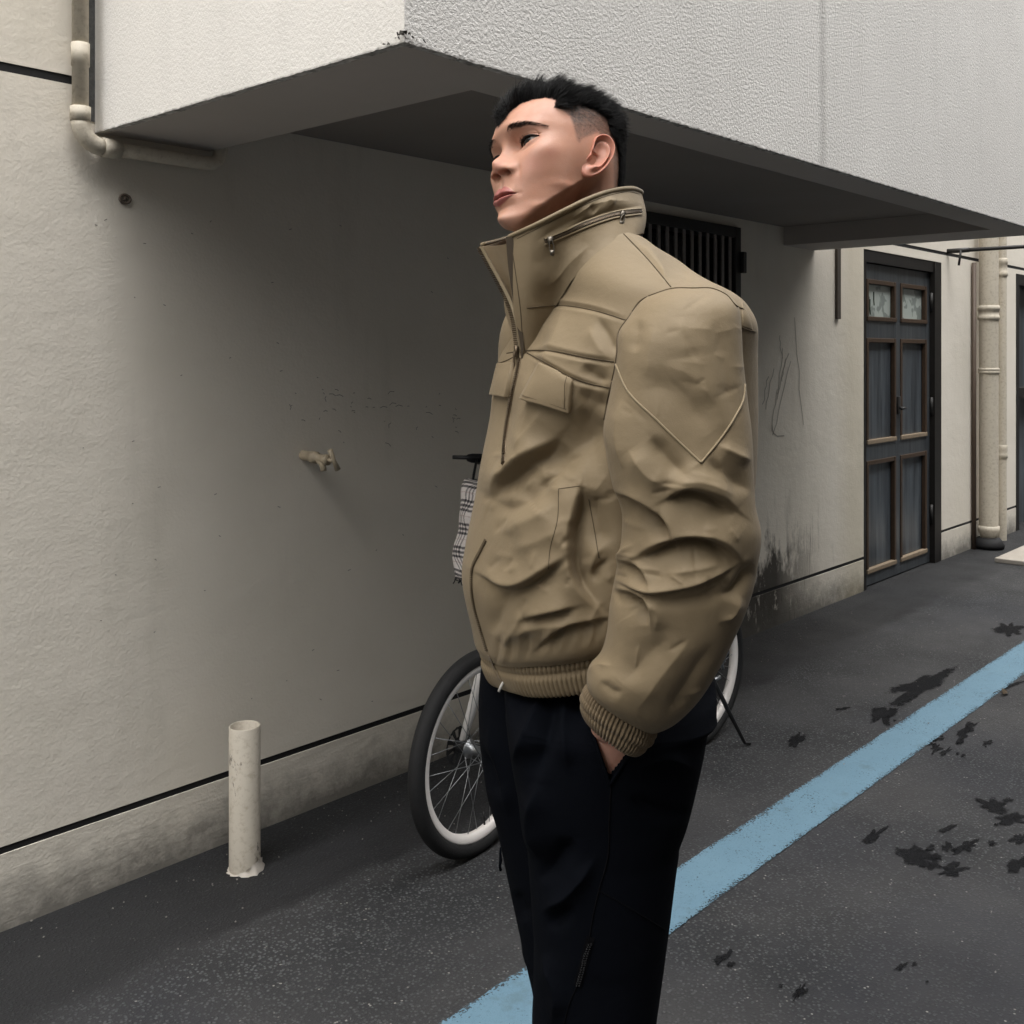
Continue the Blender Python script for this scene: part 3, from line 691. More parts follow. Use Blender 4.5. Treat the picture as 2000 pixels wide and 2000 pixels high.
def head_world(Pl):
    """head-local metres -> camera-aligned metres, with the small landmark warp"""
    Pl = np.asarray(Pl, float); C = Pl@HB+HC
    k_ = np.exp(-((Pl[..., None, :]-_lp)**2).sum(-1)/(2*0.022**2))@_wt
    C = C.copy(); C[..., 0] += k_[..., 0]; C[..., 2] -= k_[..., 1]
    return C
rings = np.array([  # ff, hf, fb, hb, w, fc, nf
 [38,-200,-84,-165,64,-22,2.0],[38,-160,-84,-120,55,-24,2.0],[42,-128,-86,-82,50,-24,2.0],[60,-113,-89,-58,49,-16,1.9],
 [83,-107,-91,-46,54,-10,1.65],[93,-96,-92,-36,59,-5,1.62],[90,-78,-94,-22,63,-2,1.78],[92.5,-57,-96,-8,67,0,2.0],
 [95.5,-36,-98,8,71,0,2.15],[92,-12,-100,24,73.5,0,2.35],[89,12,-101,40,74.5,-2,2.35],[94,30,-101,50,75,-6,2.3],
 [95,44,-100,60,75.5,-10,2.12],[90,62,-96,71,75,-12,2.05],[79,80,-86,86,70,-12,2.1],[58,97,-68,99,58,-8,2.0],
 [32,107,-42,108,38,-6,2.0],[12,112,-19,112.5,17,-4,2.0],[-2.9,114,-3.1,114,.1,-3,2.0]])
HR, HCn = 400, 380
_tt = np.concatenate([np.linspace(0, 3, 50)[:-1], np.linspace(3, 13, 290)[:-1], np.linspace(13, 18, HR-338)])
HR = len(_tt)
rg_ = herm(np.arange(19), rings, _tt)
_a = np.linspace(-1, 1, HCn, endpoint=False); _a = math.pi*(0.62*_a+0.38*np.sign(_a)*np.abs(_a)**3)
ca, sa = np.cos(_a)[None], np.sin(_a)[None]
ff, hf, fb, hb_, w_, fc, nf = [rg_[:, i:i+1] for i in range(7)]
n_ = np.where(ca > 0, nf, 2.05)
Fm = fc+np.where(ca > 0, ff-fc, fc-fb)*spow(ca, 2/n_); Lm = w_*spow(sa, 2/n_)
Hm = hf+(hb_-hf)*(ff-Fm)/(ff-fb+1e-6)
Hm = np.where(_tt[:, None] > 17.9, hf, Hm)
HP_ = np.stack([Fm, Lm, Hm], -1)        # mm
def op(P, c, r, mv, sym=True, ru=None):
    for sgn in ((1, -1) if sym and abs(c[1]) > 0.01 else (1,)):
        d = P-np.array([c[0], sgn*c[1], c[2]]); rr = np.ones_like(d)*np.array(r, float)
        if ru is not None: rr[..., 2] = np.where(d[..., 2] > 0, ru, rr[..., 2])
        P += np.exp(-((d/rr)**2).sum(-1))[..., None]*np.array([mv[0], sgn*mv[1], mv[2]])
P = HP_
op(P, (92,0,34), (30,16,9), (2.0,0,0)); op(P, (86,26,33), (25,18,7), (3.0,0,0))          # brow ridge
op(P, (82,32,14), (25,15,11), (-4.0,0,0)); op(P, (88,14,15), (20,6,9), (-4.5,0,0))      # eye sockets
op(P, (70,50,-6), (22,17,13), (2.8,2.2,0)); op(P, (80,30,-14), (25,14,12), (1.5,0,0))   # cheekbones
op(P, (66,46,-46), (26,20,18), (-2.0,-1.5,0)); op(P, (14,56,-70), (16,14,10), (0,2.5,0)); op(P, (52,44,-92), (26,16,9), (0,1.5,-1.5))                                             # cheek hollow
op(P, (20,60,-60), (28,20,16), (0,-1.0,0))
op(P, (70,62,28), (20,14,18), (-2.0,-2.5,0))                                              # temples
hl_ = np.interp(P[..., 0], [-40, 0, 45, 70, 88, 100], [-8, -30, -62, -81, -97, -104]); dj = hl_-P[..., 2]
wj = sstep(-30, -5, P[..., 0])*((_tt > 2.2)&(_tt < 8))[:, None]*sstep(2.2, 3.2, _tt)[:, None]
P[..., 1] *= 1-.46*sstep(-3, 27, dj)*wj
P[..., 2] += 2.5*sstep(4, 24, dj)*wj*sstep(20, 50, P[..., 0])
op(P, (30,58,-48), (30,14,6), (0,1.6,0)); op(P, (68,38,-76), (22,14,6), (0,1.5,0))
# nose
for h_, df, rl in ((14,2.0,6.5),(6,5.0,7.0),(-2,7.5,7.5),(-9,8.0,8.5)): op(P, (92,0,h_), (40,rl,7), (df,0,0))
op(P, (98,0,-17), (40,12.5,9.5), (18.5,0,0), ru=12)
op(P, (96,14,-24), (30,7,5.2), (6.8,2.6,-.3), ru=9)
op(P, (100,0,-27), (30,7,4.0), (5.0,0,0), ru=7)
op(P, (93,24.5,-26), (20,3.2,6), (-1.8,0,0))
op(P, (105,8.8,-30), (14,5.2,3.4), (-10,0,12.5))                                          # nostrils
op(P, (98,0,-41), (20,3.0,7), (-1.3,0,0)); op(P, (98,5.5,-41), (20,3.0,7), (.7,0,0))      # philtrum
op(P, (90,27,-40), (20,3.5,10), (-1.2,0,0))
# lips
def lips(P):
    s = np.abs(P[..., 1])/24.0; h0 = -54.0-1.8*s**2-1.0*np.exp(-(s/.16)**2); fr = (P[..., 0] > 55)&(s < 1.08)
    q = np.clip(1-s**2.2, 0, 1); hu = h0+13.0*q*(1-.10*np.exp(-(s/.09)**2))+.01; hl = h0-12.5*np.clip(1-s**2.1, 0, 1)-.01
    h = P[..., 2]; up = np.clip((h-h0)/(hu-h0), 0, 1); lo = np.clip((h0-h)/(h0-hl), 0, 1)
    iu = (h >= h0)&(h < hu)&fr&(s < 1); il = (h < h0)&(h > hl)&fr&(s < 1)
    return s, h0, hu, hl, h, up, lo, iu, il, fr
s, h0, hu, hl, h, up, lo, iu, il, fr = lips(P)
frf = fr*(1-sstep(.85, 1.08, s))
P[..., 0] += frf*3.2*np.exp(-((h-(h0+3.5))/7.0)**2)*np.sqrt(np.clip(1-s**2*.8, 0, 1))+frf*3.4*np.exp(-((h-(h0-5.5))/6.0)**2)*np.sqrt(np.clip(1-s**2*.9, 0, 1))
P[..., 0] += np.where(iu, 4.2*np.sin(math.pi*up**.62), 0)*np.sqrt(np.clip(1-s**2, 0, 1))+np.where(il, 3.8*np.sin(math.pi*lo**.7), 0)*np.sqrt(np.clip(1-s**2, 0, 1))
P[..., 0] -= frf*10.0*np.exp(-((h-h0)/(.8+1.1*np.clip(1-s**2, 0, 1)))**2)*(1-.4*s)
op(P, (84,27,-57), (12,3.0,3.5), (-1.0,0,0))
op(P, (95,0,-72), (20,16,4.5), (-2.0,0,0)); op(P, (94,0,-92), (20,15,10), (3.0,0,0))    # chin
h0m, smm = h0.copy(), s.copy()
lipmask = np.maximum(iu*sstep(0, .16, 1-up), il*sstep(0, .16, 1-lo))*sstep(0, .10, 1-s)
# eyes
EC = np.array([65.8, 31.5, 14.0]); ER = 14.4
def lid_line(s): return 10.8+4.2*s
def eye_uv(P):
    l = np.abs(P[..., 1]); s = (l-16.0)/32.0; ok = (P[..., 0] > 45)&(s > -.3)&(s < 1.35)&(np.abs(P[..., 2]-14) < 26)
    sc = np.clip(s, 0, 1); u_ = lid_line(s)+6.0*np.sin(math.pi*np.clip(sc**.66, 0, 1))**.75; d_ = lid_line(s)-3.3*np.sin(math.pi*sc)**.85
    return l, s, ok, u_, d_
l, s, ok, u_, d_ = eye_uv(P)
dl, dh = l-EC[1], P[..., 2]-EC[2]
fs = EC[0]+np.sqrt(np.clip((ER+1.5)**2-dl**2-dh**2, 4, None))
wt = np.exp(-(((dl/17.0)**2+(dh/10.5)**2)**2))*ok
P[..., 0] += wt*(fs-P[..., 0])*.92
cre = np.exp(-((P[..., 2]-(u_+2.2+.5*s))/1.0)**2)*ok*sstep(-.05, .2, s)*sstep(1.2, .9, s); P[..., 0] -= 1.3*cre
P[..., 0] += ok*1.0*np.exp(-((P[..., 2]-(d_-3.0))/2.4)**2)*sstep(0, .3, s)*sstep(1.05, .7, s)
ins = ok&(s > 0)&(s < 1)&(P[..., 2] < u_)&(P[..., 2] > d_)
P[..., 0] -= np.where(ins, 5.5, 0)
P /= 1000.0
H3 = head_world(P)
_w = sstep(3.2, 0.0, _tt)[:, None, None]; _c0 = H3.mean(1, keepdims=True)
_tg = np.array([.108, 1.487, 0])+np.array([0, 0, 1])*np.linspace(1.44, 1.44, HR)[:, None, None]
H3 = H3+_w*((_tg-_c0)-(H3-_c0)*.38)

# ---- hair zones, read on the near side and mirrored
z1 = lambda L_: [(900+x*.20704, 100+y*.20704) for x, y in L_]
BLACK = z1([(250,840),(345,735),(400,660),(470,580),(560,505),(680,462),(800,446),(895,470),(872,532),(955,555),(1100,515),(1250,555),(1370,640),(1405,770),(1455,850),(1480,960),(1485,1100),(1470,1320),(1800,1320),(1800,-300),(0,-300),(0,840)])
GREY = z1([(872,525),(955,572),(1015,625),(1047,700),(1062,765),(1082,850),(1120,885),(1160,835),(1290,785),(1420,1000),(1425,1150),(1430,1330),(1800,1330),(1800,300),(890,470)])
def mpx(Pl):
    q = Pl.copy(); q[..., 1] = np.abs(q[..., 1]); return toPX(head_world(q))
muv = mpx(P)
sk = np.empty(P.shape); sk[...] = (0.52, 0.272, 0.185)
nz_ = lambda f_, sd: sum(np.sin(P[..., 0]*f_*a+P[..., 1]*f_*b+P[..., 2]*f_*c+d) for a, b, c, d in np.random.default_rng(sd).uniform(-1.6, 1.6, (7, 4))*[1,1,1,2])/7
def blend(c, m): global sk; sk = sk*(1-m[..., None])+np.array(c)*m[..., None]
blend((0.56, 0.33, 0.25), .35*np.clip(nz_(150, 1)+.3, 0, 1)); blend((0.46, 0.225, 0.15), .35*np.clip(nz_(220, 2), 0, 1))
Pm = P*1000
g3 = lambda c, r: np.exp(-(((np.stack([Pm[..., 0], np.abs(Pm[..., 1]), Pm[..., 2]], -1)-np.array(c))/np.array(r, float))**2).sum(-1))
blend((0.55, 0.24, 0.175), .6*g3((112,0,-18), (14,14,9))); blend((0.54, 0.25, 0.19), .6*g3((76,42,-22), (18,16,14)))
blend((0.40, 0.21, 0.15), .40*g3((84,30,5), (14,13,4)))
blend((0.37, 0.235, 0.185), .30*(g3((98,0,-42), (14,22,7))+g3((95,0,-88), (18,22,12))).clip(0, 1))   # shaved beard
blend((0.30, 0.12, 0.085), .8*g3((60,58,-12), (4,2.2,2.0))); blend((0.42, 0.19, 0.14), .65*g3((58,58,-10), (10,10,8)))
blend((0.32, 0.095, 0.09), .94*lipmask)
sk = sk*0.93
blend((0.11, 0.030, 0.028), .95*frf*np.exp(-((P[..., 2]*1000-h0m)/(.5+.9*np.clip(1-smm**2, 0, 1)))**4))
gd, _, _ = dpoly(muv, GREY, True); gm = np.where(inpoly(muv, GREY), sstep(0, 8, gd), 0)
hgt = sstep(285, 205, muv[..., 1]); 
blend((0.060, 0.050, 0.044), gm*(.50+.46*hgt)*(1+.22*nz_(900, 5)).clip(0, 1.1))
bd, _, _ = dpoly(muv, BLACK, True); bm_ = np.where(inpoly(muv, BLACK), sstep(-1, 4, bd), 0)
blend((0.012, 0.011, 0.011), bm_*.96)
# brows: skin slightly dark under the hairs
k = NT('skin', 0.42, 0.42)
at = k.n('ShaderNodeVertexColor'); at.layer_name = 'Col'
pores = k.noise(900, 3, 0.6); blot = k.noise(120, 4, 0.6)
k.color(k.mix(k.math('MULTIPLY', k.ramp(blot, [(0.35, 0), (0.7, 1)]), 0.26), at.outputs['Color'], (0.42, 0.19, 0.13)))
k.b.inputs['Subsurface Weight'].default_value = 0.16; k.b.inputs['Subsurface Radius'].default_value = (0.006, 0.0022, 0.0012)
k.b.inputs['Subsurface Scale'].default_value = 1.0
k.rough(k.ramp(k.noise(60, 3), [(0.3, 0.40), (0.7, 0.55)]))
k.bump(pores, 0.0005, 0.45); k.bump(k.noise(260, 3, 0.6), 0.0005, 0.3)
M['skin'] = k.m

# ---- ear (both), a closed shell joined into the head mesh
def ear(side):
    nr, nph = 34, 96
    r = np.linspace(0, 1, nr)[:, None]; ph = np.linspace(0, 2*math.pi, nph, endpoint=False)[None]
    # outline in (back, up) mm round the centre; ph=0 back, 90deg up
    keys = np.radians([0, 30, 60, 90, 120, 150, 180, 210, 240, 270, 300, 330, 360])
    rad = np.array([18.5, 21.5, 27, 30.5, 27, 17, 13.5, 15.5, 25, 32, 27, 20.5, 18.5])[:, None]
    R_o = herm(keys, rad, ph.ravel())[:, 0][None]
    b = r*R_o*np.cos(ph); u = r*R_o*np.sin(ph)
    hgt = 6.0*np.exp(-((r-.90)/.10)**2)*sstep(-1.55, -.9, -np.abs(np.angle(np.exp(1j*(ph-math.radians(70)))))/1.0)   # helix
    ang = np.abs(np.angle(np.exp(1j*(ph-math.radians(55)))))
    helix = 5.5*np.exp(-((r-.91)/.085)**2)*sstep(2.35, 1.7, ang)
    anti = 4.2*np.exp(-((r-.60)/.11)**2)*sstep(1.9, 1.2, np.abs(np.angle(np.exp(1j*(ph-math.radians(-10))))))
    scap = -2.2*np.exp(-((r-.76)/.07)**2)*sstep(1.9, 1.3, ang)
    con = -8.5*np.exp(-(((b+2.5)/8.0)**2+((u+4.0)/9.5)**2))
    fos = -3.0*np.exp(-(((b+1)/8.0)**2+((u-12)/6.0)**2))
    trg = 6.0*np.exp(-(((b+11.0)/4.2)**2+((u+4.5)/5.5)**2))
    atr = 4.0*np.exp(-(((b-2.5)/5.0)**2+((u+15.5)/3.6)**2))
    crus = 2.6*np.exp(-(((b+7)/6)**2+((u-3.5)/2.2)**2))
    lobe = 1.5*np.exp(-((b/8)**2+((u+25)/7)**2))
    z = 4.0+helix+anti+scap+con+fos+trg+atr+crus+lobe
    z = z*(1-sstep(.94, 1.0, r)*.55)
    top = np.stack([b, u, z], -1); back = np.stack([b*.93, u*.95, z*0-3.0+0*b], -1)[::-1]
    back = np.stack([b*(.60+.36*r), u*(.60+.36*r), 0*b-1.5-9*(1-r)], -1)[::-1]
    E = np.concatenate([top, back], 0)
    t = math.radians(22); fl = math.radians(24)
    bb = E[..., 0]*math.cos(t)+E[..., 1]*math.sin(t); uu = -E[..., 0]*math.sin(t)+E[..., 1]*math.cos(t)
    f_ = -bb*math.cos(fl)+E[..., 2]*math.sin(fl)*.6; l_ = bb*math.sin(fl)+E[..., 2]*math.cos(fl)
    Q = np.stack([-7.0+f_, side*(75.0+l_), 0.5+uu], -1)/1000
    c = np.empty(Q.shape); c[...] = (0.48, 0.225, 0.16)
    rim = np.concatenate([np.exp(-((r-.95)/.12)**2)+0*ph, np.zeros((nr, nph))], 0)[..., None]
    c = c*(1-.35*rim)+np.array((0.47, 0.165, 0.12))*.35*rim
    return Q, c
EV, EF, EK = [], [], []; off = 0
def add_part(Q3, F_, c):
    global off
    EV.append(Q3.reshape(-1, 3)); EF.append(np.asarray(F_)+off); EK.append(np.broadcast_to(c, Q3.shape).reshape(-1, 3)); off += Q3.reshape(-1, 3).shape[0]
add_part(H3, grid_faces(HR, HCn)[:, ::-1], sk)
for sd in (1, -1):
    Q, c = ear(sd); Fq = grid_faces(Q.shape[0], Q.shape[1])
    add_part(head_world(Q), Fq if sd > 0 else Fq[:, ::-1], c)

# ---- eyes
GAZE = np.array([1.0, 0.02, 0.05]); GAZE /= np.linalg.norm(GAZE)
k = NT('eyeball', 0.22, 0.22); at = k.n('ShaderNodeVertexColor'); at.layer_name = 'Col'; k.color(at.outputs['Color']); M['eye'] = k.m
def eyeball(side):
    n, m = 64, 64; th = np.linspace(0, math.pi, n)[:, None]**1.0; ph = np.linspace(0, 2*math.pi, m, endpoint=False)[None]
    g = GAZE; a = np.cross(g, [0, 0, 1.0]); a /= np.linalg.norm(a); b = np.cross(g, a)
    D = np.cos(th)[..., None]*g+np.sin(th)[..., None]*(np.cos(ph)[..., None]*a+np.sin(ph)[..., None]*b)
    rr = ER+.5*np.exp(-(th/.38)**4)
    Q = (EC*np.array([1, side, 1])+D*rr[..., None])/1000
    t = np.degrees(th)+0*ph; c = np.empty(Q.shape); c[...] = (0.24, 0.21, 0.195)
    c[t < 30] = (0.008, 0.006, 0.005); c[t < 10] = (0.004, 0.004, 0.004)
    return Q, c
for sd in (1, -1):
    Q, c = eyeball(sd); man_obj('eye', head_world(Q).reshape(-1, 3), grid_faces(64, 64), M['eye'], None, True, c.reshape(-1, 3))

# ---- hair, brows and lashes as tapered strands
def strands(root, d0, d1, ln, rad, seg=4):
    """root, start direction, end direction (N,3); 3-sided tapered strands"""
    N = len(root); pts = [root]; p = root
    for i in range(seg):
        t = (i+.5)/seg; d = d0*(1-t)+d1*t; d /= np.linalg.norm(d, axis=1, keepdims=True)+1e-9
        p = p+d*(ln/seg)[:, None]; pts.append(p)
    pts = np.stack(pts, 1); ax = d0/(np.linalg.norm(d0, axis=1, keepdims=True)+1e-9)
    a = np.cross(ax, rng.normal(size=(N, 3))); a /= np.linalg.norm(a, axis=1, keepdims=True)+1e-9; b = np.cross(ax, a)
    V = np.empty((N, seg+1, 3, 3))
    for i in range(seg+1):
        rr = (rad*(1-.85*(i/seg)**1.5))[:, None]
        for j in range(3):
            th = 2*math.pi*j/3; V[:, i, j] = pts[:, i]+(a*math.cos(th)+b*math.sin(th))*rr
    base = np.arange(N)[:, None, None]*(3*(seg+1)); i = np.arange(seg)[None, :, None]*3; j = np.arange(3)[None, None]
    j2 = (j+1) % 3
    Fq = np.stack([base+i+j, base+i+j2, base+i+3+j2, base+i+3+j], -1).reshape(-1, 4)
    return V.reshape(-1, 3), Fq
Nl = gnorm(P); 
if (Nl[200, HCn//2]@np.array([1, 0, 0])) < 0: Nl = -Nl
areaw = np.linalg.norm(np.cross(np.gradient(P, axis=0), np.gradient(P, axis=1)), axis=-1)
def sample(mask, N):
    wgt = (areaw*mask).ravel(); wgt = wgt/wgt.sum(); i = rng.choice(len(wgt), N, p=wgt)
    return P.reshape(-1, 3)[i]+rng.normal(0, .0005, (N, 3)), Nl.reshape(-1, 3)[i], muv.reshape(-1, 2)[i]
hm = (bm_ > .3)*1.0
N = 26000
R0, Nn, U0 = sample(hm, N)
topness = sstep(.045, .085, R0[:, 2])*sstep(-.10, -.05, R0[:, 0])
ln = (.009+.015*topness+.013*topness*sstep(.01, .06, R0[:, 0]))*(1-.35*sstep(.02, -.06, R0[:, 1])*sstep(.03, .07, R0[:, 0]))*rng.uniform(.65, 1.15, N)
ln *= 1-.45*sstep(.03, -.05, R0[:, 2])
back = np.array([-1.0, 0, 0]); upv = np.array([0, 0, 1.0]); fw = sstep(.03, .08, R0[:, 0])[:, None]
tp_ = topness[:, None]
d0 = Nn*(.55+.25*tp_)+upv*(-.35+1.05*tp_)+back*(.35+.15*tp_-.35*fw)+rng.normal(0, .12, (N, 3))
d1 = Nn*.35+upv*(-.75+1.0*tp_)+back*(.65+.25*tp_-.15*fw)+rng.normal(0, .22, (N, 3))
NC = 300; ci = rng.choice(N, NC, replace=False); cl = np.argmin(((R0[:, None]-R0[ci][None])**2).sum(-1), 1)
cd = d1[ci]+rng.normal(0, .26, (NC, 3)); cln = rng.uniform(.8, 1.2, NC)
d1 = d1*(1-.5*tp_)+cd[cl]*.5*tp_-(R0-R0[ci][cl])/.016*.34*tp_
ln = ln*(1+(cln[cl]-1)*topness)
hv, hfc = strands(R0, d0, d1, ln, rng.uniform(.00024, .00042, N))
k = NT('black_hair', 0.5, 0.22); k.color(k.mix(k.noise(300, 2), (0.0025, 0.0025, 0.003), (0.008, 0.0075, 0.008))); M['hair'] = k.m
hair = man_obj('hair', head_world(hv), hfc, M['hair'], None, True)
# short stubble of the faded sides
Gm = ((gm > .4)&(bm_ < .5))*(.4+.6*hgt)
R1, N1, _ = sample(Gm, 7000)
sv_, sf_ = strands(R1, N1*.5+upv*-.4+back*.5+rng.normal(0, .15, (7000, 3)), N1*.3+upv*-.6+back*.6, rng.uniform(.0012, .0028, 7000), np.full(7000, .00007), 1)
man_obj('cropped_hair', head_world(sv_), sf_, M['hair'], None, True)
# brows
def surf_at(L_mm, h_mm):
    """front surface f at (l, h)"""
    q = P.reshape(-1, 3); fr_ = q[:, 0] > .03
    q = q[fr_]; nn = Nl.reshape(-1, 3)[fr_]
    i = np.argmin((q[None, :, 1]-L_mm[:, None]/1000)**2+(q[None, :, 2]-h_mm[:, None]/1000)**2, 1)
    return q[i], nn[i]
for sd in (1, -1):
    nb_ = 820; t = rng.uniform(0, 1, nb_)**1.5; ctr = herm([0, .3, .62, 1], np.array([[13., 26.0], [25, 30.2], [39, 33.2], [55.5, 28.5]]), t)
    wdt = 4.5*(1-t)**.6*(.6+.4*sstep(0, .10, t))+.5; o_ = rng.uniform(-1, 1, nb_)
    q, nn = surf_at(sd*ctr[:, 0], ctr[:, 1]+o_*wdt)
    dr = np.stack([-.25+0*t, sd*(.35+.65*t), .95-1.35*t-.35*o_], -1)+rng.normal(0, .12, (nb_, 3))
    v_, f_ = strands(q, nn*.45+dr, nn*.05+dr*np.array([1, 1, .4]), rng.uniform(.005, .0085, nb_)*(1-.35*t), np.full(nb_, .00014), 3)
    man_obj('eyebrow', head_world(v_), f_, M['hair'], None, True)
    s_ = np.linspace(.0, 1.0, 26); l_ = 16.0+32.0*s_; u_e = lid_line(s_)+6.0*np.sin(math.pi*s_**.66)**.75
    pf = (EC[0]+np.sqrt(np.clip((ER+1.5)**2-(l_-EC[1])**2-(u_e-EC[2])**2, 9, None)))
    Pq = head_world(np.stack([pf+.2, sd*l_, u_e], -1)/1000)
    lash = MB().tube(Pq, list(.00060+.00115*np.sin(math.pi*np.clip(s_, .03, .97))), 6)
    m_r = 70; sr = rng.uniform(.15, 1.0, m_r); ir = (sr*25).astype(int)
    rt = np.stack([pf[ir]+.3, sd*l_[ir], u_e[ir]], -1)/1000
    dd = np.stack([.9+0*sr, sd*(-.3+1.1*sr), -.05+.2*rng.normal(size=m_r)], -1)
    if sd < 0: rt, dd, sr, m_r = rt[:2], dd[:2], sr[:2], 2
    v_, f_ = strands(rt, dd, dd+np.array([0, 0, .5]), rng.uniform(.004, .006, m_r), np.full(m_r, .00012), 2)
    lash.add(head_world(v_), f_); 
    man_obj('eyelash', np.array(lash.v), lash.f, M['hair'], None, True)
# ---- rest of the body: one mesh with the head; hidden under the clothes except for the wrist
def loft_tube(rows, n=28, cap=True):
    """rows: (centre xyz, half width, half depth) ; oval rings across the picture plane and depth"""
    C_ = np.array([r[0] for r in rows], float); N = len(rows); th = np.linspace(0, 2*math.pi, n, endpoint=False)
    T = np.gradient(C_, axis=0); T /= np.linalg.norm(T, axis=1, keepdims=True)
    A = np.cross(T, [0, 1.0, 0]); A /= np.linalg.norm(A, axis=1, keepdims=True)+1e-9; B = np.cross(T, A)
    V = np.stack([C_[i]+np.cos(th)[:, None]*A[i]*rows[i][1]+np.sin(th)[:, None]*B[i]*rows[i][2] for i in range(N)])
    return V
def smooth_rows(rows, n):
    k = np.array([list(r[0])+[r[1], r[2]] for r in rows], float); t = np.linspace(0, len(rows)-1, n)
    q = herm(np.arange(len(rows)), k, t); return [(x[:3], x[3], x[4]) for x in q]
BY_ = math.radians(62.0)
bF = np.array([-math.sin(BY_), -math.cos(BY_), 0]); bL = np.array([math.cos(BY_), -math.sin(BY_), 0]); bU = np.array([0, 0, 1.0])
skin_c = np.array((0.42, 0.22, 0.155)); hand_c = np.array((0.60, 0.33, 0.25))
def add_tube(rows, n=60, m=28, c=skin_c):
    V = loft_tube(smooth_rows(rows, n), m); V0 = V.mean(1)
    V = np.concatenate([V0[:1][:, None].repeat(m, 1), V, V0[-1:][:, None].repeat(m, 1)]); add_part(V, grid_faces(V.shape[0], m), c)
tc = np.array([0.15, 1.46, 0]); at_z = lambda z, f=0.0, l=0.0: tc+bF*f+bL*l+bU*z
add_tube([(HC+np.array([.005, .02, -.06]), .05, .05), (np.array([.115, 1.475, 1.47]), .05, .05), (at_z(1.40), .085, .10), (at_z(1.30), .10, .12), (at_z(1.12), .095, .11), (at_z(0.98), .08, .09), (at_z(.86), .07, .075), (at_z(.80), .04, .05)], 60, 40)
sh_n = PX(1325, 690, 1.262); el_n = PX(1390, 1065, 1.225); wr_n = PX(1207, 1385, 1.272)
add_tube([(sh_n, .05, .05), ((sh_n+el_n)/2, .046, .046), (el_n, .040, .040), ((el_n+wr_n)/2, .040, .036), (wr_n, .028, .024), (PX(1200, 1425, 1.302), .031, .022), (PX(1195, 1480, 1.307), .041, .019), (PX(1190, 1550, 1.322), .043, .016), (PX(1188, 1585, 1.328), .036, .013)], 90, 32, hand_c)
for du, ln_, r_f in ((-26, 78, .0088), (-9, 100, .0092), (9, 94, .0088), (25, 70, .0078)):      # four fingers, slightly curled, inside the pocket
    p0, p1 = PX(1188+du, 1572, 1.327), PX(1186+du*1.05, 1572+ln_, 1.338)
    add_tube([(p0, r_f, r_f), (p0*.55+p1*.45+np.array([0, -.004, 0]), r_f, r_f), (p1, r_f*.85, r_f*.85), (p1+np.array([.004, .014, -.006]), r_f*.6, r_f*.6)], 24, 12, hand_c)
add_tube([(PX(1172, 1470, 1.309), .014, .013), (PX(1146, 1530, 1.328), .012, .011), (PX(1136, 1585, 1.336), .010, .0095), (PX(1136, 1612, 1.340), .006, .006)], 24, 12, hand_c)
sh_f = at_z(1.36, 0, -.16); el_f = at_z(1.12, -.06, -.22); wr_f = at_z(.90, .05, -.19)
add_tube([(sh_f, .05, .05), ((sh_f+el_f)/2, .045, .045), (el_f, .039, .039), (wr_f, .030, .024), (at_z(.84, .06, -.175), .038, .018), (at_z(.77, .065, -.165), .038, .015)], 70, 28, hand_c)
for q in range(4):
    p0 = at_z(.775, .04+.017*q, -.165); add_tube([(p0, .0085, .0085), (p0+np.array([0, 0, -.045]), .0085, .0085), (p0+np.array([0, -.01, -.075-.006*(q in (1, 2))]), .006, .006)], 16, 10, hand_c)
add_tube([(at_z(.85, .085, -.17), .013, .013), (at_z(.80, .105, -.16), .011, .011), (at_z(.775, .108, -.158), .007, .007)], 16, 10, hand_c)
hipn, hipf = PX(1185, 1330, 1.40), PX(1110, 1330, 1.51)
FT_N, FT_F = PX(1150, 695+1.35*2057/1.40, 1.40), PX(1108, 695+1.35*2057/1.51, 1.51)
for hip, ft in ((hipn, FT_N), (hipf, FT_F)):
    add_tube([(hip, .042, .042), (hip*.55+ft*.45, .042, .045), (hip*.25+ft*.75, .036, .038), (ft+np.array([0, 0, .09]), .034, .038), (ft+np.array([0, 0, .05])+bF*.05, .035, .030), (ft+np.array([0, 0, .035])+bF*.13, .03, .018)], 50, 24)
body = man_obj('body', np.concatenate(EV), np.concatenate(EF), M['skin'], None, True, np.concatenate(EK))

# ---- cloth materials
def cloth(name, base, var, rough, weave=True, sheen=0.15):
    k = NT(name, rough, 0.04 if base[0] < .01 else 0.27)
    k.color(k.mix(k.noise(9, 5, 0.6), tuple(x*(1-var) for x in base), tuple(x*(1+var) for x in base)))
    k.b.inputs['Sheen Weight'].default_value = sheen; k.b.inputs['Sheen Roughness'].default_value = 0.5
    if weave: k.bump(k.noise(1400, 2, 0.5), 0.00035, 0.6)
    k.bump(k.noise(70, 4, 0.55), 0.0014, 0.4)
    k.bump(k.noise(24, 4, 0.55), 0.0035, 0.28)
    return k.m
M['khaki'] = cloth('khaki_cotton', (0.200, 0.152, 0.091), 0.09, 0.62, True, 0.05)
M['knit'] = cloth('khaki_elastic_knit', (0.145, 0.106, 0.062), 0.10, 0.75)
M['seam'] = cloth('seam_thread', (0.075, 0.055, 0.032), 0.1, 0.8, False, 0.0)
M['seam_pale'] = cloth('raised_seam', (0.215, 0.166, 0.098), 0.05, 0.6, False)
M['tape'] = cloth('dark_zip_tape', (0.060, 0.045, 0.030), 0.1, 0.8, False, 0)
M['zip'] = plain('bronze_zip_metal', (0.115, 0.085, 0.055), 0.35, 0.5, 0.7, 0.25, 400)
M['pulls'] = plain('steel_zip_pull', (0.15, 0.132, 0.11), 0.42, 0.5, 0.9, 0.2, 300)
M['black'] = cloth('black_twill', (0.0030, 0.0037, 0.0058), 0.2, 0.85, True, 0.0)
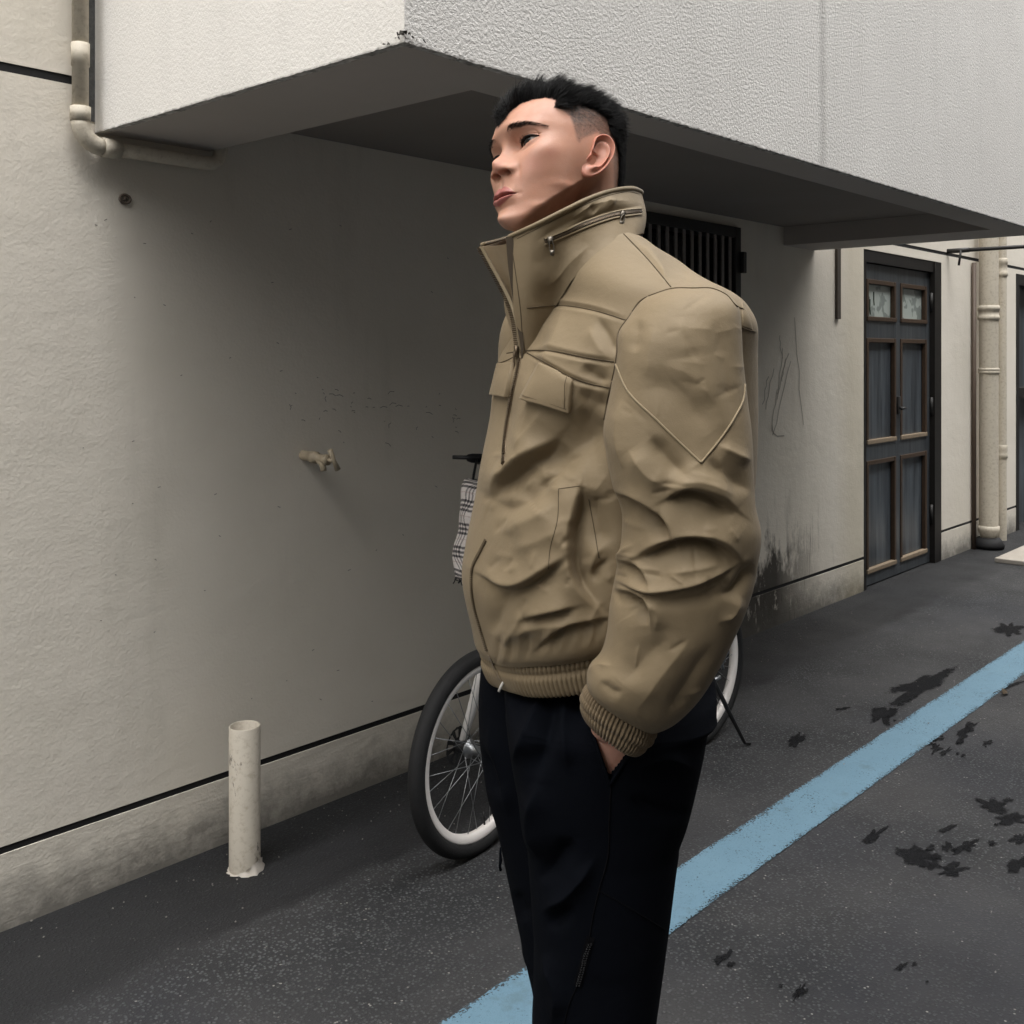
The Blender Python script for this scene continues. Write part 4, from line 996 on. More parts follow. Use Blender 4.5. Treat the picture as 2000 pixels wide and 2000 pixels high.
M['black_seam'] = cloth('black_seam', (0.004, 0.004, 0.005), 0.1, 0.9, False, 0)

def stroke(uv, N_, strokes, facing, gain=None):
    """cloth folds: soft ridges and hollows along drawn lines, pushed along the surface normal"""
    d_ = np.zeros(uv.shape[:-1])
    for s_ in strokes:
        line, w, amp = s_[0], s_[1], s_[2]; kind = s_[3] if len(s_) > 3 else 'g'
        la = np.array(line, float); ns = 6*len(la)
        line = herm(np.arange(len(la)), la, np.linspace(0, len(la)-1, ns)) if len(la) > 2 else la
        q, par, side = dpoly(uv, line); w = w*(.75+.5*np.sin(math.pi*par)); endf = sstep(-.08, .32, par)*sstep(1.08, .68, par)
        if kind == 'g': d_ += amp*np.exp(-(q/w)**(1.15 if amp > 0 else 1.6))*endf
        else:            # step: raised on one side, sunk on the other
            w2 = s_[4]; a2 = s_[5]; sg = .5+.5*np.tanh(side/3.5)
            d_ += (sg*amp*np.exp(-(q/w)**1.25)+(1-sg)*a2*np.exp(-(q/w2)**1.25))*endf
    return d_/1000.0*facing*(1.35 if gain is None else gain)

# ---- jacket body
NZ, NA = 420, 560
tr = np.array([ # z, XL, XR, b(half side-to-side), centre depth, yaw
 [.958,-.046,.270,.154,1.455,62],[.970,-.052,.285,.168,1.455,62],[.992,-.057,.300,.178,1.457,62],[1.047,-.070,.316,.186,1.46,62],[1.089,-.065,.325,.186,1.46,62],
 [1.158,-.051,.331,.186,1.46,62],[1.211,-.042,.334,.188,1.46,62],[1.262,-.032,.334,.190,1.46,62],[1.294,-.028,.332,.193,1.46,62],[1.330,-.023,.329,.197,1.46,62],
 [1.355,-.014,.326,.199,1.46,63],[1.389,.008,.322,.200,1.46,65],[1.413,.026,.309,.194,1.46,68],[1.430,.038,.292,.182,1.46,72],[1.447,.048,.266,.160,1.462,78],
 [1.464,.056,.246,.136,1.465,84],[1.480,.063,.228,.117,1.468,88],[1.497,.070,.202,.101,1.472,90],[1.508,.078,.188,.092,1.475,90],[1.515,.086,.176,.082,1.475,90]])
zz = np.linspace(0, 1, NZ)
rk = herm(np.linspace(0, 1, len(tr)), tr, zz); al = np.linspace(0, 2*math.pi, NA, endpoint=False)
def torso_ring(rk, al):
    z, XL, XR, b, dc = [rk[:, i:i+1] for i in range(5)]; ps = np.radians(rk[:, 5:6]) if rk.shape[1] > 5 else np.full_like(z, BY_)
    c_, s_ = np.cos(al)[None], np.sin(al)[None]; e_ = 2/2.25
    hw = (XR-XL)/2; a = np.sqrt(np.clip(hw**2-(b*np.cos(ps))**2, .03**2, None))/np.sin(ps)
    f_, l_ = a*spow(c_, e_), b*spow(s_, e_)
    X = -np.sin(ps)*f_+np.cos(ps)*l_; D = -np.cos(ps)*f_-np.sin(ps)*l_
    mn, mx = X.min(1, keepdims=True), X.max(1, keepdims=True); X = XL+(X-mn)/(mx-mn)*(XR-XL)
    Z = z+.24*(X-.02)*sstep(1.10, .95, z)
    return np.stack([X, dc+D, Z], -1)
T0 = torso_ring(rk, al)
def outward(P, N_):
    c_ = P.mean(axis=1, keepdims=True); s_ = np.sign(((P-c_)*N_).sum(-1).mean()); return N_*s_
def fac(P, N_):
    v = P-np.array([0, 0, CAM_H]); v = v/np.linalg.norm(v, axis=-1, keepdims=True); return sstep(-.05, .25, -(v*N_).sum(-1))
TS = [
 ([(1075,852),(1042,884),(1010,909),(978,942),(963,972)], 44, -15, 's', 34, 10),
 ([(1040,912),(1085,885),(1130,862),(1190,838)], 46, -20), ([(1120,800),(1160,830),(1200,840)], 26, -7), ([(965,978),(1000,992),(1040,962),(1075,925)], 17, -8),
 ([(990,1035),(1050,1010),(1090,985)], 32, 6), ([(1000,1075),(1050,1060),(1110,1030)], 22, 4),
 ([(938,1124),(985,1148),(1030,1140),(1105,1090)], 28, 8, 's', 26, -10),
 ([(1022,1210),(1068,1199),(1122,1186)], 20, 7, 's', 14, -10), ([(1000,1245),(1045,1225),(1120,1215)], 12, 5),
 ([(1050,1266),(1098,1228),(1145,1216),(1190,1208)], 15, 5, 's', 17, -11), ([(985,1262),(1010,1225),(1030,1180)], 14, 5),
 ([(960,1240),(975,1190),(985,1150)], 14, -5), ([(1168,622),(1186,655),(1207,692)], 9, -4), ([(1150,640),(1170,680),(1190,700)], 12, 2.5),
 ([(1140,712),(1162,735),(1190,742)], 12, -6), ([(1128,765),(1160,785),(1195,790)], 18, -7), ([(1104,597),(1085,660),(1060,720),(1020,850)], 18, 5),
 ([(1075,640),(1045,690),(1035,760)], 16, -4), ([(1060,800),(1035,840),(1010,880)], 14, 4), ([(1000,760),(985,850),(965,930)], 13, -4),
 ([(1140,960),(1165,1020),(1180,1080)], 22, -9), ([(1195,1060),(1165,1080),(1150,1125)], 10, 5), ([(1190,1095),(1170,1110),(1160,1140)], 8, -5),
 ([(1133,949),(1124,1002),(1116,1042),(1118,1111),(1136,1151),(1169,1187)], 30, -19, 's', 40, 6),
 ([(1290,470),(1330,510),(1345,555)], 22, -3), ([(1330,480),(1380,525),(1425,575)], 14, 3), ([(1250,470),(1290,520),(1300,560)], 10, 2.5),
]
r_g = random.Random(5)
for ln_ in ([(1026,687),(1055,686),(1082,688),(1144,700),(1202,709)], [(1029,691),(1069,712),(1119,740),(1159,753),(1194,760)], [(1029,602),(1065,598),(1104,597),(1159,606),(1222,625)], [(1218,457),(1253,493),(1278,521),(1312,563)]):
    TS += [(ln_, 4.5, -1.8), ([(u_, v_-9) for u_, v_ in ln_], 6, 1.3), ([(u_, v_+9) for u_, v_ in ln_], 6, .9)]
for i in range(16):      # gathers above the waistband
    u_ = 968+14*i; TS.append(([(u_, 1300-1.9*14*i/10), (u_+5+4*math.sin(i*2.1), 1268-2.0*14*i/10), (u_+10, 1240-2.0*14*i/10)], r_g.uniform(3.5, 6), r_g.uniform(.5, 1.5) if i % 2 else -r_g.uniform(.5, 2.0)))
r_g = random.Random(41)
for _ in range(46):
    u_, v_ = r_g.uniform(940, 1190), r_g.uniform(860, 1240); an = r_g.gauss(-.55, .55); ln_ = r_g.uniform(18, 60)
    TS.append(([(u_, v_), (u_+ln_*math.cos(an), v_+ln_*math.sin(an))], r_g.uniform(3.5, 7), r_g.choice([1.4, 1.0, -1.2, -1.6])))
nT = outward(T0, gnorm(T0)); uT = toPX(T0)
wr_ = sum(np.sin(T0[..., 0]*a+T0[..., 1]*b+T0[..., 2]*c+d) for a, b, c, d in rng.uniform(-1, 1, (9, 4))*[55, 55, 45, 3])/9
T1 = T0+nT*(stroke(uT, nT, TS, fac(T0, nT))+.0022*wr_)[..., None]
jacket = man_obj('jacket', T1.reshape(-1, 3), grid_faces(NZ, NA), M['khaki'])
# ribbed waistband
hr = np.array([[.914,-.028,.262,.147,1.46],[.918,-.034,.268,.152,1.46],[.936,-.041,.272,.155,1.46],[.953,-.043,.272,.155,1.46],[.960,-.042,.270,.153,1.46],[.963,-.034,.262,.146,1.46]])
al2 = np.linspace(0, 2*math.pi, 1440, endpoint=False); zh = np.linspace(0, 1, 44)
Hb = torso_ring(herm(np.linspace(0, 1, 6), hr, zh), al2); nH = outward(Hb, gnorm(Hb))
rib = np.abs(np.sin(al2*72))[None]**.7*sstep(.02, .12, zh)[:, None]*sstep(.99, .9, zh)[:, None]*(1-.75*np.exp(-((zh-.5)/.05)**2))[:, None]
plain_front = 1-np.exp(-(np.angle(np.exp(1j*(al2-.05)))/.22)**4)[None]
Hb = Hb+nH*(.0024*rib*plain_front-.0022*np.exp(-((zh-.5)/.04)**2)[:, None])[..., None]
man_obj('waistband', Hb.reshape(-1, 3), grid_faces(44, 1440), M['khaki'], jacket)

# ---- sleeves
NS, NB = 460, 420
sr_ = np.array([ # uL, vL, uR, vR, depth, half depth
 [1330,561,1378,560,1.262,.010],[1296,566,1408,568,1.257,.034],[1256,585,1430,586,1.250,.052],[1230,617,1441,606,1.243,.062],[1209,650,1445,645,1.237,.068],
 [1204,692,1448,700,1.232,.072],[1195,750,1455,760,1.228,.074],[1178,835,1464,845,1.225,.076],[1184,885,1466,925,1.222,.078],[1198,948,1471,985,1.222,.078],
 [1216,1005,1482,1040,1.222,.078],[1212,1080,1475,1095,1.222,.077],[1204,1122,1466,1145,1.222,.076],[1193,1183,1450,1195,1.224,.074],[1187,1241,1428,1245,1.227,.072],
 [1175,1282,1402,1298,1.230,.070],[1152,1310,1366,1356,1.235,.066],[1148,1338,1322,1401,1.240,.058],[1156,1355,1284,1422,1.248,.046],[1170,1368,1268,1424,1.255,.032]])
def tube_rows(rows, n, m, ex=2.25):
    k_ = herm(np.arange(len(rows)), rows, np.linspace(0, len(rows)-1, n)); th = np.linspace(0, 2*math.pi, m, endpoint=False)
    Lp = np.stack([PX(q[0], q[1], q[4]) for q in k_]); Rp = np.stack([PX(q[2], q[3], q[4]) for q in k_])
    c_, s_ = spow(np.cos(th), 2/ex), spow(np.sin(th), 2/ex)
    mid = (Lp+Rp)/2; hf_ = (Rp-Lp)/2
    return mid[:, None]+hf_[:, None]*c_[None, :, None]+np.array([0, 1.0, 0])*(s_[None, :, None]*k_[:, 5][:, None, None])
S0 = tube_rows(sr_, NS, NB)
SS = [
 ([(1300,976),(1345,957),(1395,970),(1440,1000)], 24, 6, 's', 22, -13), ([(1300,955),(1360,940),(1430,965)], 20, 6),
 ([(1207,964),(1240,974),(1272,994),(1300,1020),(1316,1060)], 20, 7, 's', 26, -15),
 ([(1240,1092),(1300,1062),(1354,1050),(1405,1062),(1445,1095)], 30, 9, 's', 19, -14),
 ([(1207,1138),(1250,1155),(1285,1159),(1357,1144),(1432,1110)], 17, 9, 's', 9, -4), ([(1300,1120),(1350,1112),(1410,1100)], 14, 4), ([(1270,1175),(1340,1172),(1430,1150)], 12, -4),
 ([(1214,1096),(1247,1110),(1268,1146)], 12, 5, 's', 15, -10), ([(1205,1110),(1215,1085),(1240,1062)], 9, 5),
 ([(1200,1152),(1236,1162),(1264,1184),(1268,1222)], 13, 6, 's', 22, -13), ([(1262,1170),(1285,1195),(1280,1235)], 14, 4),
 ([(1250,762),(1299,757),(1350,792),(1392,842)], 26, -3.5), ([(1300,715),(1350,735),(1400,790)], 28, 2.5),
 ([(1247,622),(1238,690)], 13, -3), ([(1278,640),(1262,740)], 22, 2), ([(1215,780),(1205,850),(1222,920)], 14, 4),
 ([(1270,855),(1305,897),(1345,935)], 15, -7), ([(1230,880),(1270,930),(1310,950)], 20, 6), ([(1380,900),(1420,930),(1465,960)], 16, -5), ([(1400,870),(1440,890),(1466,900)], 12, 4),
 ([(1215,1335),(1255,1290),(1305,1245)], 24, -5), ([(1245,1385),(1290,1320),(1345,1250)], 22, 4), ([(1300,1400),(1340,1340),(1390,1260)], 16, -4),
 ([(1150,1312),(1172,1302),(1195,1300)], 9, 3), ([(1172,1330),(1195,1350),(1215,1352)], 9, -2.5),
 ([(1470,1100),(1440,1150),(1410,1165)], 10, -6), ([(1448,1165),(1430,1200),(1405,1215)], 9, 4), ([(1400,620),(1420,720),(1440,830)], 22, -3),
 ([(1330,620),(1340,700)], 26, 2.5),
]
for _ in range(52):
    u_, v_ = r_g.uniform(1190, 1450), r_g.choice([r_g.uniform(590, 800), r_g.uniform(880, 1380), r_g.uniform(900, 1200)]); an = r_g.gauss(.35 if v_ < 1150 else -.7, .6); ln_ = r_g.uniform(18, 70)
    SS.append(([(u_, v_), (u_+ln_*math.cos(an), v_+ln_*math.sin(an))], r_g.uniform(3.5, 8), r_g.choice([1.3, 1.0, -1.0, -1.3])*(.5 if v_ < 850 else 1)))
nS = outward(S0, gnorm(S0)); uS = toPX(S0)
ws_ = sum(np.sin(S0[..., 0]*a+S0[..., 1]*b+S0[..., 2]*c+d) for a, b, c, d in rng.uniform(-1, 1, (9, 4))*[60, 60, 50, 3])/9
endw = sstep(0, .06, np.linspace(0, 1, NS))[:, None]
S1 = S0+nS*((stroke(uS, nS, SS, fac(S0, nS))+.0024*ws_)*endw)[..., None]
man_obj('sleeve', S1.reshape(-1, 3), grid_faces(NS, NB), M['khaki'], jacket)
# far sleeve, hidden behind him: straight down into the other pocket
fs_rows = [(at_z(1.42, 0, -.18), .05, .05), (at_z(1.38, 0, -.20), .075, .08), (at_z(1.25, -.01, -.215), .078, .08), (at_z(1.10, -.02, -.225), .078, .08), (at_z(.98, .02, -.215), .07, .07), (at_z(.93, .04, -.20), .045, .045)]
Vf = loft_tube(smooth_rows(fs_rows, 60), 48); man_obj('sleeve', Vf.reshape(-1, 3), grid_faces(60, 48), M['khaki'], jacket)
# ribbed cuffs
cr = np.array([[1153,1338,1279,1416,1.252,.042],[1140,1356,1276,1436,1.252,.045],[1136,1375,1264,1452,1.254,.045],[1141,1394,1247,1464,1.256,.042],[1148,1400,1240,1462,1.257,.038]])
C0 = tube_rows(cr, 46, 720, 2.1); nC = outward(C0, gnorm(C0)); tc_ = np.linspace(0, 1, 46)[:, None]; thc = np.linspace(0, 2*math.pi, 720, endpoint=False)[None]
ribc = np.abs(np.sin(thc*30+.15*np.sin(7*tc_)))**.8
C1 = C0+nC*(.0030*ribc*sstep(0, .06, tc_)*sstep(1, .9, tc_)-.0018*np.exp(-((tc_-.5)/.06)**2)-.0012*np.exp(-((tc_-.27)/.04)**2))[..., None]
man_obj('cuff', C1.reshape(-1, 3), grid_faces(46, 720), M['knit'], jacket)
Vf = loft_tube(smooth_rows([(at_z(.945, .035, -.20), .048, .048), (at_z(.93, .04, -.20), .05, .05), (at_z(.89, .05, -.19), .043, .04)], 20), 60); man_obj('cuff', Vf.reshape(-1, 3), grid_faces(20, 60), M['knit'], jacket)

# ---- stand-up collar, an open band round the neck
ct = np.array([[994,464,1.385],[1045,441,1.362],[1107,410,1.365],[1148,390,1.385],[1190,375,1.42],[1231,369,1.47],[1250,374,1.52],[1252,380,1.56],[1235,386,1.60],[1150,400,1.62],[1060,440,1.60],[985,468,1.53],[938,480,1.455]], float)
cb = np.array([[1019,700,1.388],[1042,668,1.366],[1080,606,1.346],[1120,546,1.342],[1160,500,1.348],[1200,472,1.365],[1242,458,1.405],[1257,456,1.47],[1242,462,1.56],[1150,480,1.62],[1050,545,1.60],[985,585,1.52],[1013,700,1.402]], float)
NCc, NCr = 300, 120
_bt = BVHTree.FromPolygons([tuple(p) for p in T1.reshape(-1, 3)], [tuple(int(x) for x in f) for f in grid_faces(NZ, NA)])
for i in range(1, 7):
    h_ = _bt.ray_cast(Vector((0, 0, CAM_H)), Vector(((cb[i, 0]-1000)/FPX, 1.0, (HOR-cb[i, 1])/FPX)).normalized())
    if h_[0] is not None: cb[i, 2] = h_[0].y+.001
kt = np.linspace(0, 12, NCc); Tt = herm(np.arange(13), ct, kt); Bb = herm(np.arange(13), cb, kt)
Pt = np.stack([PX(*q) for q in Tt]); Pb = np.stack([PX(*q) for q in Bb])
tcl = np.linspace(0, 1, NCr)[:, None, None]
cen = np.array([.10, 1.475, 0]); Cc = Pb[None]*(1-tcl)+Pt[None]*tcl
rad_ = Cc-cen; rad_[..., 2] = 0; rad_ /= np.linalg.norm(rad_, axis=-1, keepdims=True)+1e-9
Cc = Cc+rad_*(.006*np.sin(math.pi*tcl))
# near front edge is slightly bowed, like the zip in the photo
uC = toPX(Cc); nCc = gnorm(Cc, False); nCc *= np.sign((nCc*rad_).sum(-1).mean())
CSt = [([(1120,425),(1160,400),(1230,392)], 9, 2.5), ([(1050,470),(1100,440),(1150,418)], 8, -2), ([(1150,402),(1165,415)], 7, -2.5), ([(1180,390),(1200,402)], 8, 2.5), ([(1070,560),(1110,520),(1150,480)], 22, 4), ([(1040,520),(1090,490)], 20, -1.5), ([(1045,600),(1075,560)], 20, -1.2), ([(1110,445),(1190,412),(1250,402)], 5, -3.5)]
Cc = Cc+nCc*stroke(uC, nCc, CSt, fac(Cc, nCc))[..., None]
fe = [PX(*q) for q in ((938,482,1.452),(953,510,1.448),(974,548,1.44),(994,588,1.428),(1006,625,1.415),(1012,665,1.404),(1015,698,1.398))]
_fe = herm(np.linspace(1, 0, 7), np.array(fe), np.linspace(1, 0, NCr)) if False else herm(np.linspace(0, 1, 7), np.array(fe), np.linspace(0, 1, NCr))[::-1]
Cc = Cc+(_fe-Cc[:, -1])[:, None]*sstep(10.6, 12, kt)[None, :, None]
thk = .0032
inner = Cc-rad_*thk
Vc = np.concatenate([Cc, inner[::-1]], 0)       # outside then inside: one folded shell
Fc = grid_faces(2*NCr, NCc, False).tolist()
m_i = lambda r, c: r*NCc+c
for r in range(NCr-1):
    for c in (0, NCc-1): Fc.append((m_i(r, c), m_i(r+1, c), m_i(2*NCr-2-r, c), m_i(2*NCr-1-r, c)))
man_obj('collar', Vc.reshape(-1, 3), Fc, M['khaki'], jacket)

# ---- details laid on the cloth: cast lines from the front of the cloth on to it
def bvh_of(parts):
    V, F_, o = [], [], 0
    for P_, fq in parts: V += [tuple(p) for p in P_.reshape(-1, 3)]; F_ += [tuple(int(i)+o for i in f) for f in fq]; o = len(V)
    return BVHTree.FromPolygons(V, F_)
BV = bvh_of([(T1, grid_faces(NZ, NA)), (S1, grid_faces(NS, NB)), (Vc, grid_faces(2*NCr, NCc, False)), (Hb, grid_faces(44, 1440))])
EYE = Vector((0, 0, CAM_H))
def cast(u, v, bv=None):
    d = Vector(((u-1000)/FPX, 1.0, (HOR-v)/FPX)).normalized(); h_ = (bv or BV).ray_cast(EYE, d)
    if h_[0] is None: return None, None
    n = h_[1]; n = n if n.dot(d) < 0 else -n
    return h_[0], n
def drape(line, step=3.0, lift=.0006, bv=None, jump=.02):
    L_ = [np.array(q, float) for q in line]; seg = [np.linalg.norm(b-a) for a, b in zip(L_, L_[1:])]; tot = sum(seg)
    kk = herm(np.concatenate([[0], np.cumsum(seg)]), np.array(L_), np.linspace(0, tot, max(3, int(tot/step))))
    runs, cur, last = [], [], None
    for u, v in kk:
        p, n = cast(u, v, bv)
        if p is None or (last is not None and (p-last).length > jump):
            if len(cur) > 2: runs.append(cur)
            cur = []
        last = p
        if p is not None: cur.append((p+n*lift, n))
    if len(cur) > 2: runs.append(cur)
    return runs
def seam(lines, rad, mat, name='seam', parent=None, lift=.0002, bv=None):
    for ln in lines:
        for run in drape(ln, 3.0, lift, bv):
            mb = MB().tube([p for p, n in run], rad, 6); man_obj(name, np.array(mb.v), mb.f, mat, parent or jacket)
ARM = [(1452,604),(1439,598),(1420,577),(1392,564),(1355,563),(1312,564),(1282,573),(1253,586),(1228,620),(1209,648),(1205,692),(1197,738),(1190,765),(1180,820)]
seam([ARM], .0011, M['seam'])
seam([[(1218,457),(1253,493),(1278,521),(1312,563)]], .0009, M['seam'])
seam([[(1026,685),(1055,684),(1082,686),(1144,698),(1202,707)], [(1029,689),(1069,710),(1119,738),(1159,751),(1194,758)]], .0010, M['seam'])
seam([[(1014,686),(990,690)], [(1010,694),(985,706),(972,710)]], .0009, M['seam'])
seam([[(1029,602),(1065,598),(1104,597),(1159,606),(1222,625)]], .0007, M['seam'])
seam([[(1203,712),(1222,757),(1284,822),(1369,904)], [(1369,904),(1408,856),(1436,813),(1452,779),(1455,751)]], .0014, M['seam_pale'])
seam([[(1091,955),(1133,949)], [(1091,955),(1089,1013),(1074,1075),(1071,1111)]], .0005, M['seam'])
seam([[(1150,975),(1160,1030),(1170,1090)]], .0006, M['seam'])
seam([[(1449,640),(1467,646),(1476,648)]], .0009, M['seam'])
seam([[(998,470),(1008,540),(1016,600),(1021,660),(1026,690)]], .0006, M['seam'])
# collar trim along the top edge
cm = MB().tube([Pt[i]+np.array([0, 0, .001]) for i in range(0, NCc, 3)], .0032, 8); man_obj('collar_trim', np.array(cm.v), cm.f, M['seam_pale'], jacket)
seam([[(1010,466),(1050,446),(1110,416),(1150,396),(1192,381),(1232,375),(1248,379)]], .0004, M['seam'])
# zips
def ribbon(line, w, mat, name, lift=.0012, th=.0012, parent=None, bv=None, step=3.0):
    mb = MB()
    for run in drape(line, step, lift, bv):
        P_ = [p for p, n in run]; N_ = [n for p, n in run]; V = []
        for i in range(len(P_)):
            t = (P_[min(i+1, len(P_)-1)]-P_[max(i-1, 0)]).normalized(); sd = t.cross(N_[i]).normalized()*w/2
            V += [P_[i]-sd, P_[i]+sd, P_[i]+sd-N_[i]*th*2.5, P_[i]-sd-N_[i]*th*2.5]
        Fq = []
        for i in range(len(P_)-1):
            for j in range(4): Fq.append((4*i+j, 4*i+(j+1) % 4, 4*i+4+(j+1) % 4, 4*i+4+j))
        Fq += [(3, 2, 1, 0), tuple(4*(len(P_)-1)+j for j in range(4))]
        mb.add(V, Fq)
    return man_obj(name, np.array(mb.v), mb.f, mat, parent or jacket, False)
def teeth(line, w, pitch, mat, name='zip_teeth', lift=.002, parent=None, offs=0.0):
    mb = MB()
    for run in drape(line, 1.0, lift):
        acc = 0; last = run[0][0]
        for i in range(1, len(run)-1):
            p, n = run[i]; acc += (p-last).length; last = p
            if acc < pitch: continue
            acc = 0; t = (run[i+1][0]-run[i-1][0]).normalized(); sd = t.cross(n).normalized()
            a, b, c = sd*w/2, t*pitch*.30, n*.0011; q = p+sd*offs
            V = [q-a-b-c, q+a-b-c, q+a+b-c, q-a+b-c, q-a-b+c, q+a-b+c, q+a+b+c, q-a+b+c]
            mb.add(V, [(0,3,2,1),(4,5,6,7),(0,1,5,4),(1,2,6,5),(2,3,7,6),(3,0,4,7)])
    return tag(man_obj(name, np.array(mb.v), mb.f, mat, parent or jacket, False), kind='stuff')
ZL = [(1016,700),(1012,722),(1003,760),(995,800),(988,850),(984,905)]
ZL2 = [(951,1052),(938,1078),(925,1104),(922,1150),(928,1190),(938,1225),(952,1272)]
ribbon(ZL, .0070, M['knit'], 'zip_tape'); teeth(ZL, .0058, .0024, M['zip'])
teeth(ZL2, .0050, .0026, M['seam'], lift=.0012)
ribbon([(955,1280),(966,1305),(979,1331)], .006, M['knit'], 'zip_tape')
# open zip: dark facing on the near edge, teeth on the far edge
ne = [PX(*q) for q in ((993,463,1.384),(995,490,1.384),(999,530,1.384),(1005,575,1.385),(1012,625,1.387),(1018,670,1.388),(1019,700,1.389))]
def edge_band(pts, w, mat, name, th=.004):
    P_ = herm(np.arange(len(pts)), np.array(pts), np.linspace(0, len(pts)-1, 60)); V = []; Fq = []
    for i, p in enumerate(P_):
        w_i = w*(1-.35*abs(i/59-.3))*(1-.75*sstep(.6, 1.0, i/59)); V += [p+np.array([-w_i*.35, -.0035, 0]), p+np.array([w_i*.65, -.0040, 0]), p+np.array([w_i*.65, th, 0]), p+np.array([-w_i*.35, th, 0])]
    for i in range(59):
        for j in range(4): Fq.append((4*i+j, 4*i+(j+1) % 4, 4*i+4+(j+1) % 4, 4*i+4+j))
    Fq += [(3, 2, 1, 0), tuple(4*59+j for j in range(4))]
    return man_obj(name, np.array(V), Fq, mat, jacket, False)
edge_band(ne, .0105, M['tape'], 'zip_tape')
fe = [PX(*q) for q in ((938,482,1.452),(953,510,1.448),(974,548,1.44),(994,588,1.428),(1006,625,1.415),(1012,665,1.404),(1015,698,1.398))]
edge_band(fe, .006, M['seam_pale'], 'zip_tape', .003)
P_ = herm(np.arange(len(fe)), np.array(fe), np.linspace(0, len(fe)-1, 400)); acc = 0; mb = MB()
for i in range(1, 399):
    acc += np.linalg.norm(P_[i]-P_[i-1])
    if acc < .0026: continue
    acc = 0; q = P_[i]+np.array([-.0035, -.002, 0]); mb.box(q[0]-.0028, q[0]+.0022, q[1]-.003, q[1]+.001, q[2]-.0008, q[2]+.0008)
tag(man_obj('zip_teeth', np.array(mb.v), mb.f, M['zip'], jacket, False), kind='stuff')
# facing of the far front edge, seen through the open collar
fa = herm(np.arange(len(fe)), np.array(fe), np.linspace(0, len(fe)-1, 80)); na_ = herm(np.arange(len(ne)), np.array(ne), np.linspace(0, len(ne)-1, 80))
sg_ = np.linspace(0, 1, 40)[None, :, None]
Fp = fa[:, None]*(1-sg_)+(na_[:, None]+np.array([.012, .055, 0]))*sg_; Fp[..., 1] += .012*np.sin(math.pi*sg_[..., 0])+.002
Fp[..., 2] += .010*np.sin(math.pi*sg_[..., 0])*np.linspace(0, 1, 80)[:, None]*0
man_obj('front_facing', np.concatenate([Fp, Fp+np.array([0, .002, 0])]).reshape(-1, 3), grid_faces(80, 40, False).tolist()+(grid_faces(80, 40, False)[:, ::-1]+3200).tolist(), M['khaki'], jacket)
# main slider and pull
def slider(u, v, s=1.0, ang=0.0, ln=34, mat=None):
    p, n = cast(u, v); mb = MB(); n = Vector((n.x, n.y, 0)).normalized(); dn = Vector((math.sin(ang)*1.0, 0, -math.cos(ang)))
    dn = (dn-n*dn.dot(n)).normalized(); sd = n.cross(dn)
    o = p+n*.004
    def bx(c, a, b, h):
        V = [c+sd*i*a+dn*j*b+n*k*h for k in (-1, 1) for i, j in ((-1,-1),(1,-1),(1,1),(-1,1))]
        mb.add(V, [(0,3,2,1),(4,5,6,7),(0,1,5,4),(1,2,6,5),(2,3,7,6),(3,0,4,7)])
    bx(o, .0042*s, .006*s, .0022*s)
    L_ = ln*.00068; loop = []
    for t in np.linspace(0, 2*math.pi, 21)[:-1]:
        loop.append(o+n*.003+dn*(L_*.5+L_*.5*math.sin(t))+sd*(.0036*s*math.cos(t)))
    mb.tube(loop, .0009*s, 6, closed=True)
    bx(o+n*.003+dn*L_*.8, .0034*s, L_*.16, .0007)
    return man_obj('zip_pull', np.array(mb.v), mb.f, mat or M['pulls'], jacket, True)
slider(1014, 686, 1.25, -.12, 58, M['zip'])
# zipped pocket round the collar
CZ = [(1064,472),(1100,457),(1150,437),(1200,421),(1252,413)]
ribbon(CZ, .0085, M['tape'], 'zip_tape', .0010); ribbon([(u, v+5.5) for u, v in CZ], .0018, M['seam_pale'], 'zip_tape', .0022); ribbon([(u, v-5.5) for u, v in CZ], .0022, M['seam_pale'], 'zip_tape', .0022)
teeth([(u, v+.5) for u, v in CZ], .0026, .0020, M['zip'], 'zip_teeth', .0019)
slider(1074, 470, .8, .12, 30); slider(1212, 420, .8, -.5, 24)
# chest pocket flaps
def patch(quad, name, lift, mat, n=26, m=26, puff=.002, parent=None, bv=None, flare=0.0):
    TL, TR, BR, BL = [np.array(q, float) for q in quad]; top = np.zeros((n, m, 3)); bot = np.zeros((n, m, 3)); last = None
    for i in range(n):
        for j in range(m):
            s_, t_ = i/(n-1), j/(m-1); q = (TL*(1-t_)+TR*t_)*(1-s_)+(BL*(1-t_)+BR*t_)*s_
            p, nn = cast(q[0], q[1], bv)
            if p is None: p, nn = last
            last = (p, nn); top[i, j] = p+nn*(lift+flare*s_+puff*math.sin(math.pi*s_)*math.sin(math.pi*t_)); bot[i, j] = p-nn*.001
    for _ in range(3):
        top[1:-1, 1:-1] = (top[:-2, 1:-1]+top[2:, 1:-1]+top[1:-1, :-2]+top[1:-1, 2:])/4
    V = np.concatenate([top.reshape(-1, 3), bot.reshape(-1, 3)]); Fq = grid_faces(n, m, False).tolist(); o = n*m
    rim = [(i*m, (i+1)*m) for i in range(n-1)]+[((i+1)*m+m-1, i*m+m-1) for i in range(n-1)]+[(j+1, j) for j in range(m-1)]+[((n-1)*m+j, (n-1)*m+j+1) for j in range(m-1)]
    Fq += [(a, b, b+o, a+o) for a, b in rim]
    return man_obj(name, V, Fq, mat, parent or jacket)
patch([(1056,712),(1120,740),(1116,803),(1028,781)], 'pocket_flap', .0045, M['khaki'], flare=.0065)
seam([[(1033,774),(1075,785),(1112,795)], [(1113,742),(1109,795)]], .0004, M['seam'], lift=.0105)
patch([(974,711),(1004,709),(994,777),(965,772)], 'pocket_flap', .0035, M['khaki'], flare=.004)
